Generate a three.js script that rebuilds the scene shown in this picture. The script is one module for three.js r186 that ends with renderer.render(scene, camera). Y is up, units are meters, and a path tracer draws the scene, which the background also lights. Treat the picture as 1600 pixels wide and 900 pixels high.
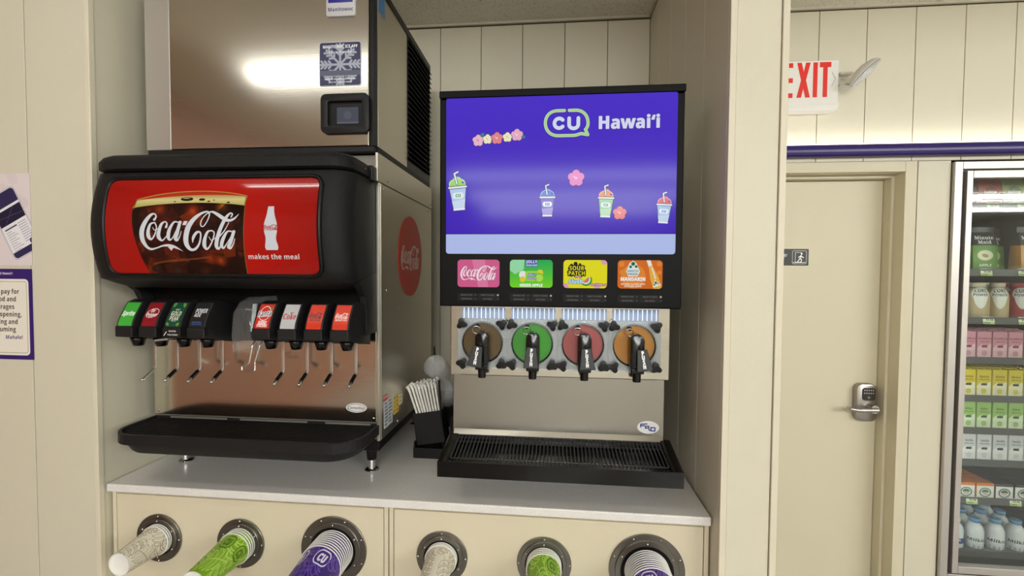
import * as THREE from 'three';
import { RoundedBoxGeometry } from 'three/addons/geometries/RoundedBoxGeometry.js';
import { mergeGeometries, toCreasedNormals, mergeVertices } from 'three/addons/utils/BufferGeometryUtils.js';
import { RectAreaLightUniformsLib } from 'three/addons/lights/RectAreaLightUniformsLib.js';

// ---------------------------------------------------------------- camera, light, exposure
const scene = new THREE.Scene();
scene.background = new THREE.Color(0, 0, 0);
const camera = new THREE.PerspectiveCamera(65.32, 16 / 9, 0.05, 60);
camera.position.set(0, 1.52, 0);
camera.rotation.set(-0.0328, 0.0943, 0.0069, 'YXZ');
scene.add(camera);
const renderer = new THREE.WebGLRenderer({ antialias: true });
renderer.toneMapping = THREE.LinearToneMapping;
renderer.toneMappingExposure = 1.17;
renderer.shadowMap.enabled = true;
RectAreaLightUniformsLib.init();
const TUBE_COLOR = new THREE.Color(0.97, 1.0, 0.985);
const LIGHT_ROWS = [[-0.15, -1.80, -0.55, 7], [2.9, -1.3, 1.9, 36], [4.3, -1.3, 1.9, 52], [5.7, -1.3, 1.9, 62], [2.9, 3.2, 8.4, 72], [4.3, 3.2, 8.4, 72]];   // z, from x, to x, brightness
for (const [z, x0, x1, power] of LIGHT_ROWS) {
  const l = new THREE.RectAreaLight(TUBE_COLOR, z < 0 ? 12 : power, x1 - x0, z < 0 ? 0.05 : 0.035);
  l.name = 'ceiling_light_lamp'; l.position.set((x0 + x1) / 2, 2.664, z); l.lookAt((x0 + x1) / 2, 0, z); scene.add(l);
  for (const s of [-1, 1]) {                              // the sides of the round tube
    const k = new THREE.RectAreaLight(TUBE_COLOR, power, x1 - x0, z < 0 ? 0.02 : 0.055);
    k.name = 'ceiling_light_lamp'; k.position.set((x0 + x1) / 2, 2.684, z + s * 0.052); k.lookAt((x0 + x1) / 2, 2.60, z + s * 2); scene.add(k);
  }
}
const cove = new THREE.RectAreaLight(new THREE.Color(0.98, 1, 0.98), 3.2, 3.6, 0.02);
cove.name = 'cove_light_lamp'; cove.position.set(2.4, 2.118, -2.155); cove.lookAt(2.4, 2.30, -2.205); scene.add(cove);
const coolerLamp = new THREE.RectAreaLight(new THREE.Color(0.95, 0.98, 1), 7, 0.03, 1.6);
coolerLamp.name = 'cooler_light_lamp'; coolerLamp.position.set(1.80, 1.08, -2.20); coolerLamp.lookAt(2.3, 1.08, -2.42); scene.add(coolerLamp);
const barrelLamp = new THREE.RectAreaLight(new THREE.Color(0.86, 0.93, 1), 3.5, 0.6, 0.02);
barrelLamp.name = 'barrel_light_lamp'; barrelLamp.position.set(0.01, 1.419, -1.315); barrelLamp.lookAt(0.01, 1.2, -1.335); scene.add(barrelLamp);

// ---------------------------------------------------------------- helpers
let seed = 7;
const rnd = () => { seed = (seed + 0x6d2b79f5) | 0; let t = Math.imul(seed ^ (seed >>> 15), 1 | seed); t = (t + Math.imul(t ^ (t >>> 7), 61 | t)) ^ t; return ((t ^ (t >>> 14)) >>> 0) / 4294967296; };
const used = new Map();
const numbered = (n) => { const k = used.get(n) || 0; used.set(n, k + 1); return k ? n + '_' + String(k).padStart(3, '0') : n; };
const wpos = (o) => { const v = new THREE.Vector3(); for (let p = o; p && p !== scene; p = p.parent) v.add(p.position); return v; };
function tag(o, label, category, group, kind) {
  if (label) o.userData.label = label;
  if (category) o.userData.category = category;
  if (group) o.userData.group = group;
  if (kind) o.userData.kind = kind;
  return o;
}
function thing(name, label, category, [x, y, z], group) {
  const g = new THREE.Group(); g.name = numbered(name); g.position.set(x, y, z); scene.add(g);
  return tag(g, label, category, group);
}
// a part: geometry drawn about its own origin, placed at a world point
function part(parent, name, geo, mat, at = null, rot = null) {
  const m = new THREE.Mesh(geo, mat); m.name = name; m.castShadow = m.receiveShadow = true;
  parent.add(m);
  if (at) m.position.set(...at).sub(wpos(parent));
  else m.position.copy(wpos(parent)).negate();                 // geometry given in world coordinates
  if (rot) m.rotation.set(...rot);
  return m;
}
function lone(name, label, category, geo, mat, at, rot, group) {
  const m = new THREE.Mesh(geo, mat); m.name = numbered(name); m.castShadow = m.receiveShadow = true; m.position.set(...at);
  if (rot) m.rotation.set(...rot);
  scene.add(m); return tag(m, label, category, group);
}
function structure(name, geo, mat, at = [0, 0, 0]) {
  const m = new THREE.Mesh(geo, mat); m.name = numbered(name); m.castShadow = m.receiveShadow = true; m.position.set(...at); scene.add(m);
  m.userData.kind = 'structure'; return m;
}
function metric(g) {                                             // uv in metres, by the dominant axis of the face
  g = g.index ? g.toNonIndexed() : g;
  const p = g.attributes.position, uv = new Float32Array(p.count * 2), a = new THREE.Vector3(), b = new THREE.Vector3(), c = new THREE.Vector3();
  for (let i = 0; i < p.count; i += 3) {
    a.fromBufferAttribute(p, i); b.fromBufferAttribute(p, i + 1).sub(a); c.fromBufferAttribute(p, i + 2).sub(a); b.cross(c);
    const x = Math.abs(b.x), y = Math.abs(b.y), z = Math.abs(b.z);
    for (let k = 0; k < 3; k++) {
      const X = p.getX(i + k), Y = p.getY(i + k), Z = p.getZ(i + k);
      uv.set(x > y && x > z ? [Z, Y] : y > z ? [X, Z] : [X, Y], (i + k) * 2);
    }
  }
  g.setAttribute('uv', new THREE.BufferAttribute(uv, 2)); return g;
}
const box = (w, h, d, r = 0) => metric(r ? new RoundedBoxGeometry(w, h, d, 2, r) : new THREE.BoxGeometry(w, h, d));
const span = (x0, x1, y0, y1, z0, z1, r = 0) => box(x1 - x0, y1 - y0, z1 - z0, r).translate((x0 + x1) / 2, (y0 + y1) / 2, (z0 + z1) / 2);
const join = (list) => mergeGeometries(list.map((g) => { const k = g.index ? g.toNonIndexed() : g; for (const n of Object.keys(k.attributes)) if (!['position', 'normal', 'uv'].includes(n)) k.deleteAttribute(n); return k; }));
function roundShape(w, h, r) {
  const s = new THREE.Shape(), x = -w / 2, y = -h / 2; r = Math.max(1e-4, Math.min(r, w / 2 - 1e-4, h / 2 - 1e-4));
  s.moveTo(x + r, y); s.lineTo(x + w - r, y); s.absarc(x + w - r, y + r, r, -Math.PI / 2, 0); s.lineTo(x + w, y + h - r); s.absarc(x + w - r, y + h - r, r, 0, Math.PI / 2);
  s.lineTo(x + r, y + h); s.absarc(x + r, y + h - r, r, Math.PI / 2, Math.PI); s.lineTo(x, y + r); s.absarc(x + r, y + r, r, Math.PI, Math.PI * 1.5);
  return s;
}
function planar(g, w, h) { const p = g.attributes.position, u = g.attributes.uv; for (let i = 0; i < p.count; i++) u.setXY(i, p.getX(i) / w + 0.5, p.getY(i) / h + 0.5); return g; }
// a thin plate, its face towards +z at z = 0, uv 0..1 over the face
const card = (w, h, d = 0.002, r = 0.004) => planar(new THREE.ExtrudeGeometry(roundShape(w, h, r), { depth: d, bevelEnabled: false, curveSegments: 5 }).translate(0, 0, -d), w, h);
const oval = (w, h, d = 0.002) => { const s = new THREE.Shape(); s.absellipse(0, 0, w / 2, h / 2, 0, Math.PI * 2); return planar(new THREE.ExtrudeGeometry(s, { depth: d, bevelEnabled: false, curveSegments: 20 }).translate(0, 0, -d), w, h); };
const ringPlate = (R, r, d, bevel = 0.001) => { const s = new THREE.Shape(); s.absarc(0, 0, R, 0, Math.PI * 2); const k = new THREE.Path(); k.absarc(0, 0, r, 0, Math.PI * 2, true); s.holes.push(k); return new THREE.ExtrudeGeometry(s, { depth: d, bevelEnabled: bevel > 0, bevelSize: bevel, bevelThickness: bevel, bevelSegments: 1, curveSegments: 28 }); };
const frameShape = (w, h, r, w2, h2, r2) => { const s = roundShape(w, h, r); s.holes.push(new THREE.Path(roundShape(w2, h2, r2).getPoints(6).reverse())); return s; };
const cyl = (r0, r1, h, n = 20) => new THREE.CylinderGeometry(r0, r1, h, n);
const lathe = (pts, n = 28) => new THREE.LatheGeometry(pts.map(([r, y]) => new THREE.Vector2(r, y)), n);
const tube = (pts, r, seg = 40, n = 8, closed = false) => new THREE.TubeGeometry(new THREE.CatmullRomCurve3(pts.map((p) => new THREE.Vector3(...p)), closed, 'catmullrom', 0.2), seg, r, n, closed);
// a body lofted through level plans: each [y, left, right, front, back, front corner radius]
function plan(levels, { top = true, bottom = true, crease = 0.7 } = {}) {
  const rings = levels.map(([y, xl, xr, zf, zb, r]) => {
    const o = [[xl, zb]];
    for (let i = 0; i <= 8; i++) { const a = Math.PI - (i / 8) * Math.PI / 2; o.push([xl + r + Math.cos(a) * r, zf - r + Math.sin(a) * r]); }
    for (let i = 0; i <= 8; i++) { const a = Math.PI / 2 - (i / 8) * Math.PI / 2; o.push([xr - r + Math.cos(a) * r, zf - r + Math.sin(a) * r]); }
    o.push([xr, zb]); return o.map(([x, z]) => new THREE.Vector3(x, y, z));
  });
  const pos = [], tri = (a, b, c) => pos.push(...a.toArray(), ...b.toArray(), ...c.toArray()), n = rings[0].length;
  for (let k = 0; k + 1 < rings.length; k++) for (let i = 0; i < n; i++) { const j = (i + 1) % n, A = rings[k], B = rings[k + 1]; tri(A[i], A[j], B[j]); tri(A[i], B[j], B[i]); }
  const cap = (R, up) => { const c = new THREE.Vector3(); R.forEach((p) => c.add(p)); c.divideScalar(n); for (let i = 0; i < n; i++) up ? tri(c, R[i], R[(i + 1) % n]) : tri(c, R[(i + 1) % n], R[i]); };
  if (bottom) cap(rings[0], false);
  if (top) cap(rings[rings.length - 1], true);
  const g = new THREE.BufferGeometry(); g.setAttribute('position', new THREE.Float32BufferAttribute(pos, 3)); g.computeVertexNormals();
  return toCreasedNormals(metric(g), crease);
}
const side = (pts, w, bevel = 0.002) => {                        // profile in (z, y), extruded along x about the middle
  const s = new THREE.Shape(pts.map(([z, y]) => new THREE.Vector2(z, y)));
  const g = new THREE.ExtrudeGeometry(s, { depth: w - 2 * bevel, bevelEnabled: bevel > 0, bevelSize: bevel, bevelThickness: bevel, bevelSegments: 2, curveSegments: 6 });
  return metric(toCreasedNormals(g.translate(0, 0, -(w - 2 * bevel) / 2).rotateY(-Math.PI / 2), 0.6));
};

// ---------------------------------------------------------------- drawn print
function print(w, h, draw, srgb = true) {
  const c = document.createElement('canvas'); c.width = w; c.height = h; const x = c.getContext('2d'); draw(x, w, h);
  const t = new THREE.CanvasTexture(c); if (srgb) t.colorSpace = THREE.SRGBColorSpace; t.magFilter = THREE.LinearFilter; t.anisotropy = 8; return t;
}
function fit(x, x0, y0, x1, y1, w, h) { x.setTransform(w / (x1 - x0), 0, 0, h / (y1 - y0), -x0 * w / (x1 - x0), -y0 * h / (y1 - y0)); }
function words(x, s, cx, cy, size, color, { bold = true, font = 'sans-serif', wide = 0, skew = 0, stroke = 0, edge = null, edgeW = 0, squeeze = 1, align = 'center', turn = 0 } = {}) {
  x.save(); x.translate(cx, cy); x.rotate(turn); x.transform(squeeze, 0, -skew, 1, 0, 0); x.font = (bold ? 'bold ' : '') + size + 'px ' + font; x.textAlign = align; x.textBaseline = 'middle'; x.lineJoin = 'round';
  if (edge) { x.strokeStyle = edge; x.lineWidth = edgeW + stroke; x.strokeText(s, 0, 0); }
  if (stroke) { x.strokeStyle = color; x.lineWidth = stroke; x.strokeText(s, 0, 0); }
  x.fillStyle = color; x.fillText(s, 0, 0); x.restore();
}
function pen(x, pts) {                                            // a stroke of changing width through [x, y, width]
  const P = (i) => pts[Math.max(0, Math.min(pts.length - 1, i))];
  for (let i = 0; i + 1 < pts.length; i++) for (let k = 0; k <= 24; k++) {
    const t = k / 24, q = [0, 1, 2].map((c) => { const a = P(i - 1)[c], b = P(i)[c], d = P(i + 1)[c], e = P(i + 2)[c]; return 0.5 * (2 * b + (d - a) * t + (2 * a - 5 * b + 4 * d - e) * t * t + (3 * b - a - 3 * d + e) * t * t * t); });
    x.beginPath(); x.ellipse(q[0], q[1], Math.max(3, q[2] * 0.52), Math.max(3, q[2] * 0.44), 0, 0, Math.PI * 2); x.fill();
  }
}
function colaScript(x, cx, cy, w, color, turn = 0) {              // the flowing white lettering of the drinks brand, 1350 units wide
  x.save(); x.translate(cx, cy); x.rotate(turn); x.scale(w / 1350, w / 1350); x.translate(-790, -394); x.fillStyle = color;
  pen(x, [[322, 236, 34], [345, 192, 20], [322, 155, 20], [270, 170, 40], [200, 260, 56], [150, 380, 62], [148, 500, 60], [190, 598, 44], [250, 640, 34], [330, 626, 22], [420, 596, 26], [500, 590, 40], [570, 606, 40], [640, 640, 18], [684, 668, 4]]);
  x.beginPath(); x.moveTo(490, 612); x.lineTo(532, 664); x.lineTo(560, 625); x.lineTo(600, 628); x.lineTo(560, 595); x.fill();
  pen(x, [[330, 275, 18], [270, 296, 30], [236, 390, 44], [238, 470, 50], [272, 506, 26], [325, 440, 20], [352, 340, 16], [328, 275, 18]]);
  pen(x, [[300, 340, 8], [325, 378, 12], [390, 350, 10]]);
  pen(x, [[484, 340, 32], [496, 290, 20], [468, 264, 18], [420, 300, 36], [380, 410, 48], [378, 480, 50], [418, 522, 26], [470, 480, 14], [512, 424, 10]]);
  pen(x, [[645, 272, 18], [592, 272, 26], [530, 370, 44], [508, 470, 46], [525, 515, 26], [570, 480, 14], [640, 350, 14]]);
  pen(x, [[676, 268, 40], [632, 420, 48], [606, 495, 48], [626, 522, 26], [664, 470, 14], [690, 396, 10]]);
  x.beginPath(); x.moveTo(727, 256); x.lineTo(778, 256); x.lineTo(756, 312); x.lineTo(706, 312); x.fill();
  pen(x, [[834, 550, 8], [850, 480, 36], [900, 412, 36], [944, 412, 24], [950, 470, 22], [920, 570, 26], [860, 638, 36], [795, 644, 44], [750, 575, 60], [750, 470, 66], [792, 330, 66], [870, 222, 54], [960, 152, 36], [1040, 128, 24], [1070, 165, 18], [1048, 245, 15], [1000, 322, 16], [962, 326, 15], [957, 270, 15], [1000, 192, 14], [1060, 142, 16], [1110, 132, 30], [1180, 168, 46], [1260, 222, 52], [1330, 250, 44], [1400, 228, 28], [1462, 164, 6]]);
  pen(x, [[1112, 390, 18], [1050, 402, 28], [1004, 500, 44], [990, 590, 50], [1016, 640, 28], [1070, 588, 20], [1122, 480, 18], [1132, 412, 16], [1100, 386, 18]]);
  pen(x, [[1060, 470, 8], [1095, 520, 12], [1170, 470, 10]]);
  pen(x, [[1362, 204, 18], [1376, 164, 18], [1342, 155, 24], [1282, 230, 44], [1212, 380, 48], [1160, 540, 50], [1154, 612, 44], [1182, 632, 26], [1232, 556, 12]]);
  pen(x, [[1332, 282, 10], [1272, 390, 14], [1200, 470, 20]]);
  pen(x, [[1374, 402, 18], [1312, 402, 26], [1254, 490, 44], [1222, 580, 44], [1242, 626, 26], [1290, 570, 14], [1360, 470, 14]]);
  pen(x, [[1398, 400, 40], [1352, 530, 46], [1316, 605, 44], [1338, 628, 26], [1380, 570, 14], [1406, 498, 10]]);
  x.restore();
}
function leaf(x, cx, cy, len, turn, color, w) {                   // outline of a lobed tropical leaf
  x.save(); x.translate(cx, cy); x.rotate(turn); x.strokeStyle = color; x.lineWidth = w; x.lineJoin = x.lineCap = 'round';
  x.beginPath(); x.moveTo(0, len * 0.55); x.lineTo(0, -len * 0.5); x.stroke();
  for (const s of [-1, 1]) for (let k = 0; k < 5; k++) {
    const y = len * (0.4 - k * 0.19), r = len * (0.36 - Math.abs(k - 1.5) * 0.06);
    x.beginPath(); x.moveTo(0, y); x.bezierCurveTo(s * r * 0.5, y + len * 0.02, s * r, y - len * 0.06, s * r * 1.05, y - len * 0.22); x.bezierCurveTo(s * r * 0.7, y - len * 0.16, s * r * 0.3, y - len * 0.1, 0, y - len * 0.12); x.stroke();
  }
  x.restore();
}
function noiseTexture(n, f, srgb = false) {
  const d = new Uint8Array(n * n * 4);
  for (let y = 0; y < n; y++) for (let x = 0; x < n; x++) { const v = Math.max(0, Math.min(255, f(x, y))); d.set([v, v, v, 255], (y * n + x) * 4); }
  const t = new THREE.DataTexture(d, n, n); t.wrapS = t.wrapT = THREE.RepeatWrapping; t.magFilter = THREE.LinearFilter; t.minFilter = THREE.LinearMipmapLinearFilter; t.generateMipmaps = true; if (srgb) t.colorSpace = THREE.SRGBColorSpace; t.needsUpdate = true; return t;
}
const scaled = (t, u, v) => { const c = t.clone(); c.repeat.set(u, v); c.needsUpdate = true; return c; };

// ---------------------------------------------------------------- materials
const std = (o) => new THREE.MeshStandardMaterial(o), phys = (o) => new THREE.MeshPhysicalMaterial(o);
const grain = noiseTexture(256, () => 128 + (rnd() - 0.5) * 150);
const rowsN = Array.from({ length: 512 }, () => rnd());
const brushed = noiseTexture(512, (x, y) => 128 + (rowsN[y] - 0.5) * 120 + (rnd() - 0.5) * 50);
const columnsN = Array.from({ length: 512 }, () => rnd());
const brushedUp = noiseTexture(512, (x, y) => 128 + (columnsN[x] - 0.5) * 120 + (rnd() - 0.5) * 50);
// smudged, wiped metal: soft vertical bands and blotches in the polish
const smears = print(256, 256, (x) => { x.fillStyle = '#b0b0b0'; x.fillRect(0, 0, 256, 256); for (let i = 0; i < 60; i++) { x.globalAlpha = 0.12; x.fillStyle = rnd() < 0.5 ? '#ffffff' : '#606060'; x.beginPath(); x.ellipse(rnd() * 256, rnd() * 256, 6 + rnd() * 26, 20 + rnd() * 90, 0, 0, 7); x.fill(); } }, false);
smears.wrapS = smears.wrapT = THREE.RepeatWrapping; smears.repeat.set(1.7, 1.7);
const M = {};
M.wall = std({ color: 0xdcd5c0, roughness: 0.42, bumpMap: scaled(grain, 6, 6), bumpScale: 0.0004 });
M.wallTrim = std({ color: 0xe3dac4, roughness: 0.4, bumpMap: scaled(grain, 6, 6), bumpScale: 0.0002 });
M.joint = std({ color: 0x6c6452, roughness: 0.9 });
M.door = std({ color: 0xdbd2b8, roughness: 0.45, bumpMap: scaled(grain, 8, 8), bumpScale: 0.0003 });
M.ceilingTile = std({ color: 0xece8dc, roughness: 0.95, map: print(512, 512, (x, w, h) => {
  x.fillStyle = '#ffffff'; x.fillRect(0, 0, w, h);
  for (let i = 0; i < 900; i++) { const a = rnd() * 6.3, l = 2 + rnd() * 7; x.strokeStyle = ['#6f675a', '#9a9182', '#b9b1a2'][i % 3]; x.lineWidth = 1.2 + rnd() * 2; x.beginPath(); const X = rnd() * w, Y = rnd() * h; x.moveTo(X, Y); x.lineTo(X + Math.cos(a) * l, Y + Math.sin(a) * l); x.stroke(); }
}) });
M.ceilingTile.map.wrapS = M.ceilingTile.map.wrapT = THREE.RepeatWrapping; M.ceilingTile.map.repeat.set(3.2, 3.2);
M.grid = std({ color: 0xcfc8b6, roughness: 0.5 });
M.floor = std({ color: 0x9f9c96, roughness: 0.35, bumpMap: scaled(grain, 3, 3), bumpScale: 0.0003 });
M.shopWall = std({ color: 0xb8b3aa, roughness: 0.8 });
M.redWall = std({ color: 0x9a6c56, roughness: 0.6 });
M.steel = phys({ color: 0xd6d1c6, metalness: 1, roughness: 0.15, bumpMap: scaled(brushed, 2.2, 2.2), bumpScale: 0.00004 });
M.steelUp = phys({ color: 0xaeaaa2, metalness: 1, roughness: 0.3, roughnessMap: smears, bumpMap: scaled(brushedUp, 2.2, 2.2), bumpScale: 0.00006 });
M.satin = std({ color: 0xd2cfca, metalness: 1, roughness: 0.38 });
M.steelSide = phys({ color: 0xdad5c8, metalness: 1, roughness: 0.36, bumpMap: scaled(brushedUp, 2, 2), bumpScale: 0.0002 });
M.chrome = std({ color: 0xd8d6d2, metalness: 1, roughness: 0.15 });
M.flange = std({ color: 0x87827b, metalness: 1, roughness: 0.32 });
M.alu = std({ color: 0xc9c3bd, metalness: 0.75, roughness: 0.42 });
M.blackTextured = phys({ specularIntensity: 0.6, color: 0x191818, roughness: 0.5, bumpMap: scaled(grain, 9, 9), bumpScale: 0.0012 });
M.black = phys({ specularIntensity: 0.6, color: 0x0e0d0e, roughness: 0.38 });
M.blackGloss = std({ color: 0x060606, roughness: 0.16 });
M.blackSatin = phys({ color: 0x070606, roughness: 0.5, specularIntensity: 0.3 });
M.darkGrey = phys({ specularIntensity: 0.6, color: 0x1e1d1e, roughness: 0.5 });
M.panelGrey = std({ color: 0x8d897f, roughness: 0.4, metalness: 0.5 });
M.counter = phys({ color: 0xf7f3ee, roughness: 0.22, map: null, clearcoat: 0.3, clearcoatRoughness: 0.1 });
M.counter.map = noiseTexture(256, () => 232 + rnd() * 23 - (rnd() < 0.02 ? 40 : 0), true); M.counter.map.repeat.set(4, 4);
M.laminate = std({ color: 0xdfd4ba, roughness: 0.42, bumpMap: scaled(grain, 6, 6), bumpScale: 0.0003 });
M.clear = phys({ color: 0xffffff, transmission: 1, roughness: 0.05, ior: 1.45, thickness: 0 });
M.clearHazy = phys({ color: 0xfafcfc, transmission: 0.94, roughness: 0.1, ior: 1.45, thickness: 0 });
M.glass = phys({ color: 0xf2f5f3, transmission: 1, roughness: 0.02, ior: 1.5, thickness: 0 });
M.paper = std({ color: 0xf3f0ea, roughness: 0.75 });
M.white = std({ color: 0xefece6, roughness: 0.45 });
M.purple = std({ color: 0x2c1766, roughness: 0.32 });
M.orangeRim = std({ color: 0xd8d3cb, roughness: 0.5 });
const lit = (t, k, rough = 0.2) => phys({ color: 0x0a0a0a, roughness: rough, emissive: 0xffffff, emissiveMap: t, emissiveIntensity: k, specularIntensity: 0.22 });
const printed = (t, rough = 0.4, o = {}) => std({ map: t, roughness: rough, ...o });
const glow = (c, k) => std({ color: 0x222222, emissive: c, emissiveIntensity: k });

// ---------------------------------------------------------------- the room
structure('floor', span(-2.85, 9.1, -0.12, 0, -2.5, 7.05), M.floor);
{
  const c = structure('ceiling', span(-2.85, 9.1, 2.745, 2.86, -2.5, 7.05), M.grid);
  const tileGeo = box(1.208, 0.018, 0.598, 0.002);
  const across = box(1.196, 0.016, 0.022), along = box(0.022, 0.016, 0.586);
  for (let i = 0; i < 9; i++) for (let k = 0; k < 15; k++) {
    const x = -1.38 + 1.22 * i, z = -1.89 + 0.61 * k;
    part(c, 'ceiling_tile', tileGeo, M.ceilingTile, [x, 2.737, z]);
    part(c, 'grid_bar', across, M.grid, [x, 2.733, z + 0.305]);
    if (i < 8) part(c, 'grid_bar', along, M.grid, [x + 0.61, 2.733, z]);
  }
  structure('trim_1', join([span(-1.379, 0.435, 2.718, 2.735, -2.192, -2.180), span(0.577, 8.9, 2.718, 2.735, -2.192, -2.180), span(0.424, 0.4348, 2.718, 2.735, -2.171, -1.21)]), M.grid);
}
// boards of a grooved panelled wall: edges along one axis, each board a piece of its own
function boards(parent, edges, y0, y1, at, axis, out, t = 0.007) {
  const shared = new Map();
  for (let i = 0; i + 1 < edges.length; i++) {
    const w = edges[i + 1] - edges[i] - 0.003, m = (edges[i] + edges[i + 1]) / 2, key = w.toFixed(3);
    if (!shared.has(key)) shared.set(key, axis === 'x' ? box(w, y1 - y0, t, 0.0012) : box(t, y1 - y0, w, 0.0012));
    part(parent, 'board', shared.get(key), M.wall, axis === 'x' ? [m, (y0 + y1) / 2, at + out * t / 2] : [at + out * t / 2, (y0 + y1) / 2, m]);
  }
}
const steps = (a, b, s) => { const o = []; for (let v = a; s > 0 ? v < b - 0.02 : v > b + 0.02; v += s) o.push(v); o.push(b); return o; };
{
  const w = structure('wall_back', join([
    span(-1.46, 0.6, 0, 2.745, -2.4, -2.199), span(0.6, 9.1, 2.036, 2.745, -2.4, -2.199), span(1.612, 1.751, 0, 2.036, -2.4, -2.199),
    span(2.604, 9.1, 0, 2.036, -2.4, -2.199)]), M.joint);
  boards(w, steps(-0.567 - 0.2015 * 4, 0.434, 0.2015).map((v, i) => (i ? v : -1.378)), 0, 2.713, -2.199, 'x', 1);
  boards(w, steps(0.578, 0.776, 0.3).concat(steps(0.979, 6, 0.203)).concat([7, 8, 8.99]), 2.037, 2.713, -2.199, 'x', 1);
  boards(w, [1.613, 1.75], 0, 2.034, -2.199, 'x', 1, 0.012);
  boards(w, [2.606, 3.4, 4.2, 5, 7, 8.99], 0, 2.034, -2.199, 'x', 1);
}
{
  const w = structure('wall_left', span(-2.7, -1.388, 0, 2.745, -2.199, -1.236), M.joint);
  boards(w, steps(-1.394, -2.7, -0.2).reverse(), 0, 2.725, -1.236, 'x', 1);
  boards(w, [-2.197, -2.06, -1.857, -1.654, -1.451, -1.2425], 0, 2.725, -1.387, 'z', 1);
  structure('trim_2', join([box(0.013, 2.724, 0.0135, 0.002).translate(-1.3875, 1.362, -1.2335), box(0.003, 2.724, 0.016, 0.001).translate(-1.379, 1.362, -1.2345)]), M.wallTrim);
}
{
  const w = structure('wall_right', span(0.442, 0.570, 0, 2.745, -2.199, -1.208), M.joint);
  boards(w, [-2.198, -2.011, -1.808, -1.605, -1.402, -1.2095], 0, 2.712, 0.442, 'z', -1);
  boards(w, [0.4515, 0.5605], 0, 2.725, -1.208, 'x', 1, 0.006);
  boards(w, [-2.19, -1.9, -1.6, -1.2095], 0, 2.725, 0.570, 'z', 1);
  structure('trim_3', join([box(0.0165, 2.724, 0.011, 0.002).translate(0.4432, 1.362, -1.2025), box(0.0165, 2.724, 0.011, 0.002).translate(0.5688, 1.362, -1.2025)]), M.wallTrim);
}
structure('wall_side', span(-2.85, -2.701, 0, 2.745, -2.4, 7.05), M.redWall);
structure('wall_front', span(-2.7, 9.1, 0, 2.745, 6.9, 7.05), M.shopWall);
structure('wall_end', span(9.001, 9.15, 0, 2.745, -2.4, 6.9), M.shopWall);
{
  // purple half-round bumper rail with a light strip along its top
  const s = new THREE.Shape(); s.moveTo(-2.1915, 2.055); s.lineTo(-2.160, 2.053); s.absellipse(-2.160, 2.0795, 0.013, 0.0265, -Math.PI / 2, Math.PI / 2); s.lineTo(-2.1915, 2.100);
  const g = metric(toCreasedNormals(new THREE.ExtrudeGeometry(s, { depth: 4.418, bevelEnabled: false, curveSegments: 12 }).rotateY(-Math.PI / 2).translate(4.997, 0, 0), 0.6));
  const r = structure('trim_4', g, M.purple);
  part(r, 'led_light', span(0.6, 4.9, 2.1062, 2.110, -2.172, -2.160), glow(0xfff4e0, 4));
}
{
  const d = new THREE.Group(); d.name = 'door_1'; d.position.set(1.1, 0, -2.3); d.userData.kind = 'structure'; scene.add(d);
  for (const g of [span(0.602, 0.650, 0, 2.035, -2.36, -2.186, 0.002), span(1.5615, 1.6105, 0, 2.035, -2.36, -2.186, 0.002), span(0.6505, 1.561, 1.988, 2.035, -2.36, -2.186, 0.002)]) part(d, 'door_frame', g, M.door);
  for (const g of [span(0.6505, 0.664, 0, 1.987, -2.36, -2.25), span(1.548, 1.561, 0, 1.987, -2.36, -2.25), span(0.6645, 1.5475, 1.974, 1.987, -2.36, -2.25)]) part(d, 'door_stop', g, M.door);
  part(d, 'door_leaf', span(0.6655, 1.5465, 0.008, 1.972, -2.345, -2.300, 0.002), M.door);
  const h = part(d, 'door_handle', toCreasedNormals(new THREE.ExtrudeGeometry(roundShape(0.088, 0.172, 0.026), { depth: 0.022, bevelEnabled: true, bevelSize: 0.004, bevelThickness: 0.006, bevelSegments: 3, curveSegments: 8 }).translate(0, 0, 0.003), 0.6), std({ color: 0xa39d97, metalness: 1, roughness: 0.34 }), [1.486, 0.915, -2.2995]);
  h.userData.label = 'dark nickel keypad lever lock';
  part(h, 'keypad', card(0.058, 0.060, 0.003, 0.012), printed(print(128, 128, (x) => {
    x.fillStyle = '#2b2826'; x.fillRect(0, 0, 128, 128); for (let i = 0; i < 5; i++) for (let k = 0; k < 2; k++) { x.fillStyle = '#d7d3cb'; x.beginPath(); x.arc(22 + i * 21, 24 + k * 30, 6, 0, 7); x.fill(); } x.fillStyle = '#9a938a'; x.beginPath(); x.arc(64, 98, 13, 0, 7); x.fill(); x.fillStyle = '#2b2826'; x.fillRect(61, 90, 6, 16);
  }), 0.3), [1.492, 0.957, -2.2665]);
  const nickel = std({ color: 0xc0bcb8, metalness: 1, roughness: 0.28 });
  part(h, 'lever_hub', cyl(0.019, 0.022, 0.035, 20).rotateX(Math.PI / 2), nickel, [1.500, 0.893, -2.252]);
  part(h, 'lever', tube([[1.508, 0.893, -2.228], [1.470, 0.892, -2.226], [1.425, 0.890, -2.228], [1.398, 0.892, -2.238], [1.390, 0.892, -2.252]], 0.0105, 30, 10), nickel);
}

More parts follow.
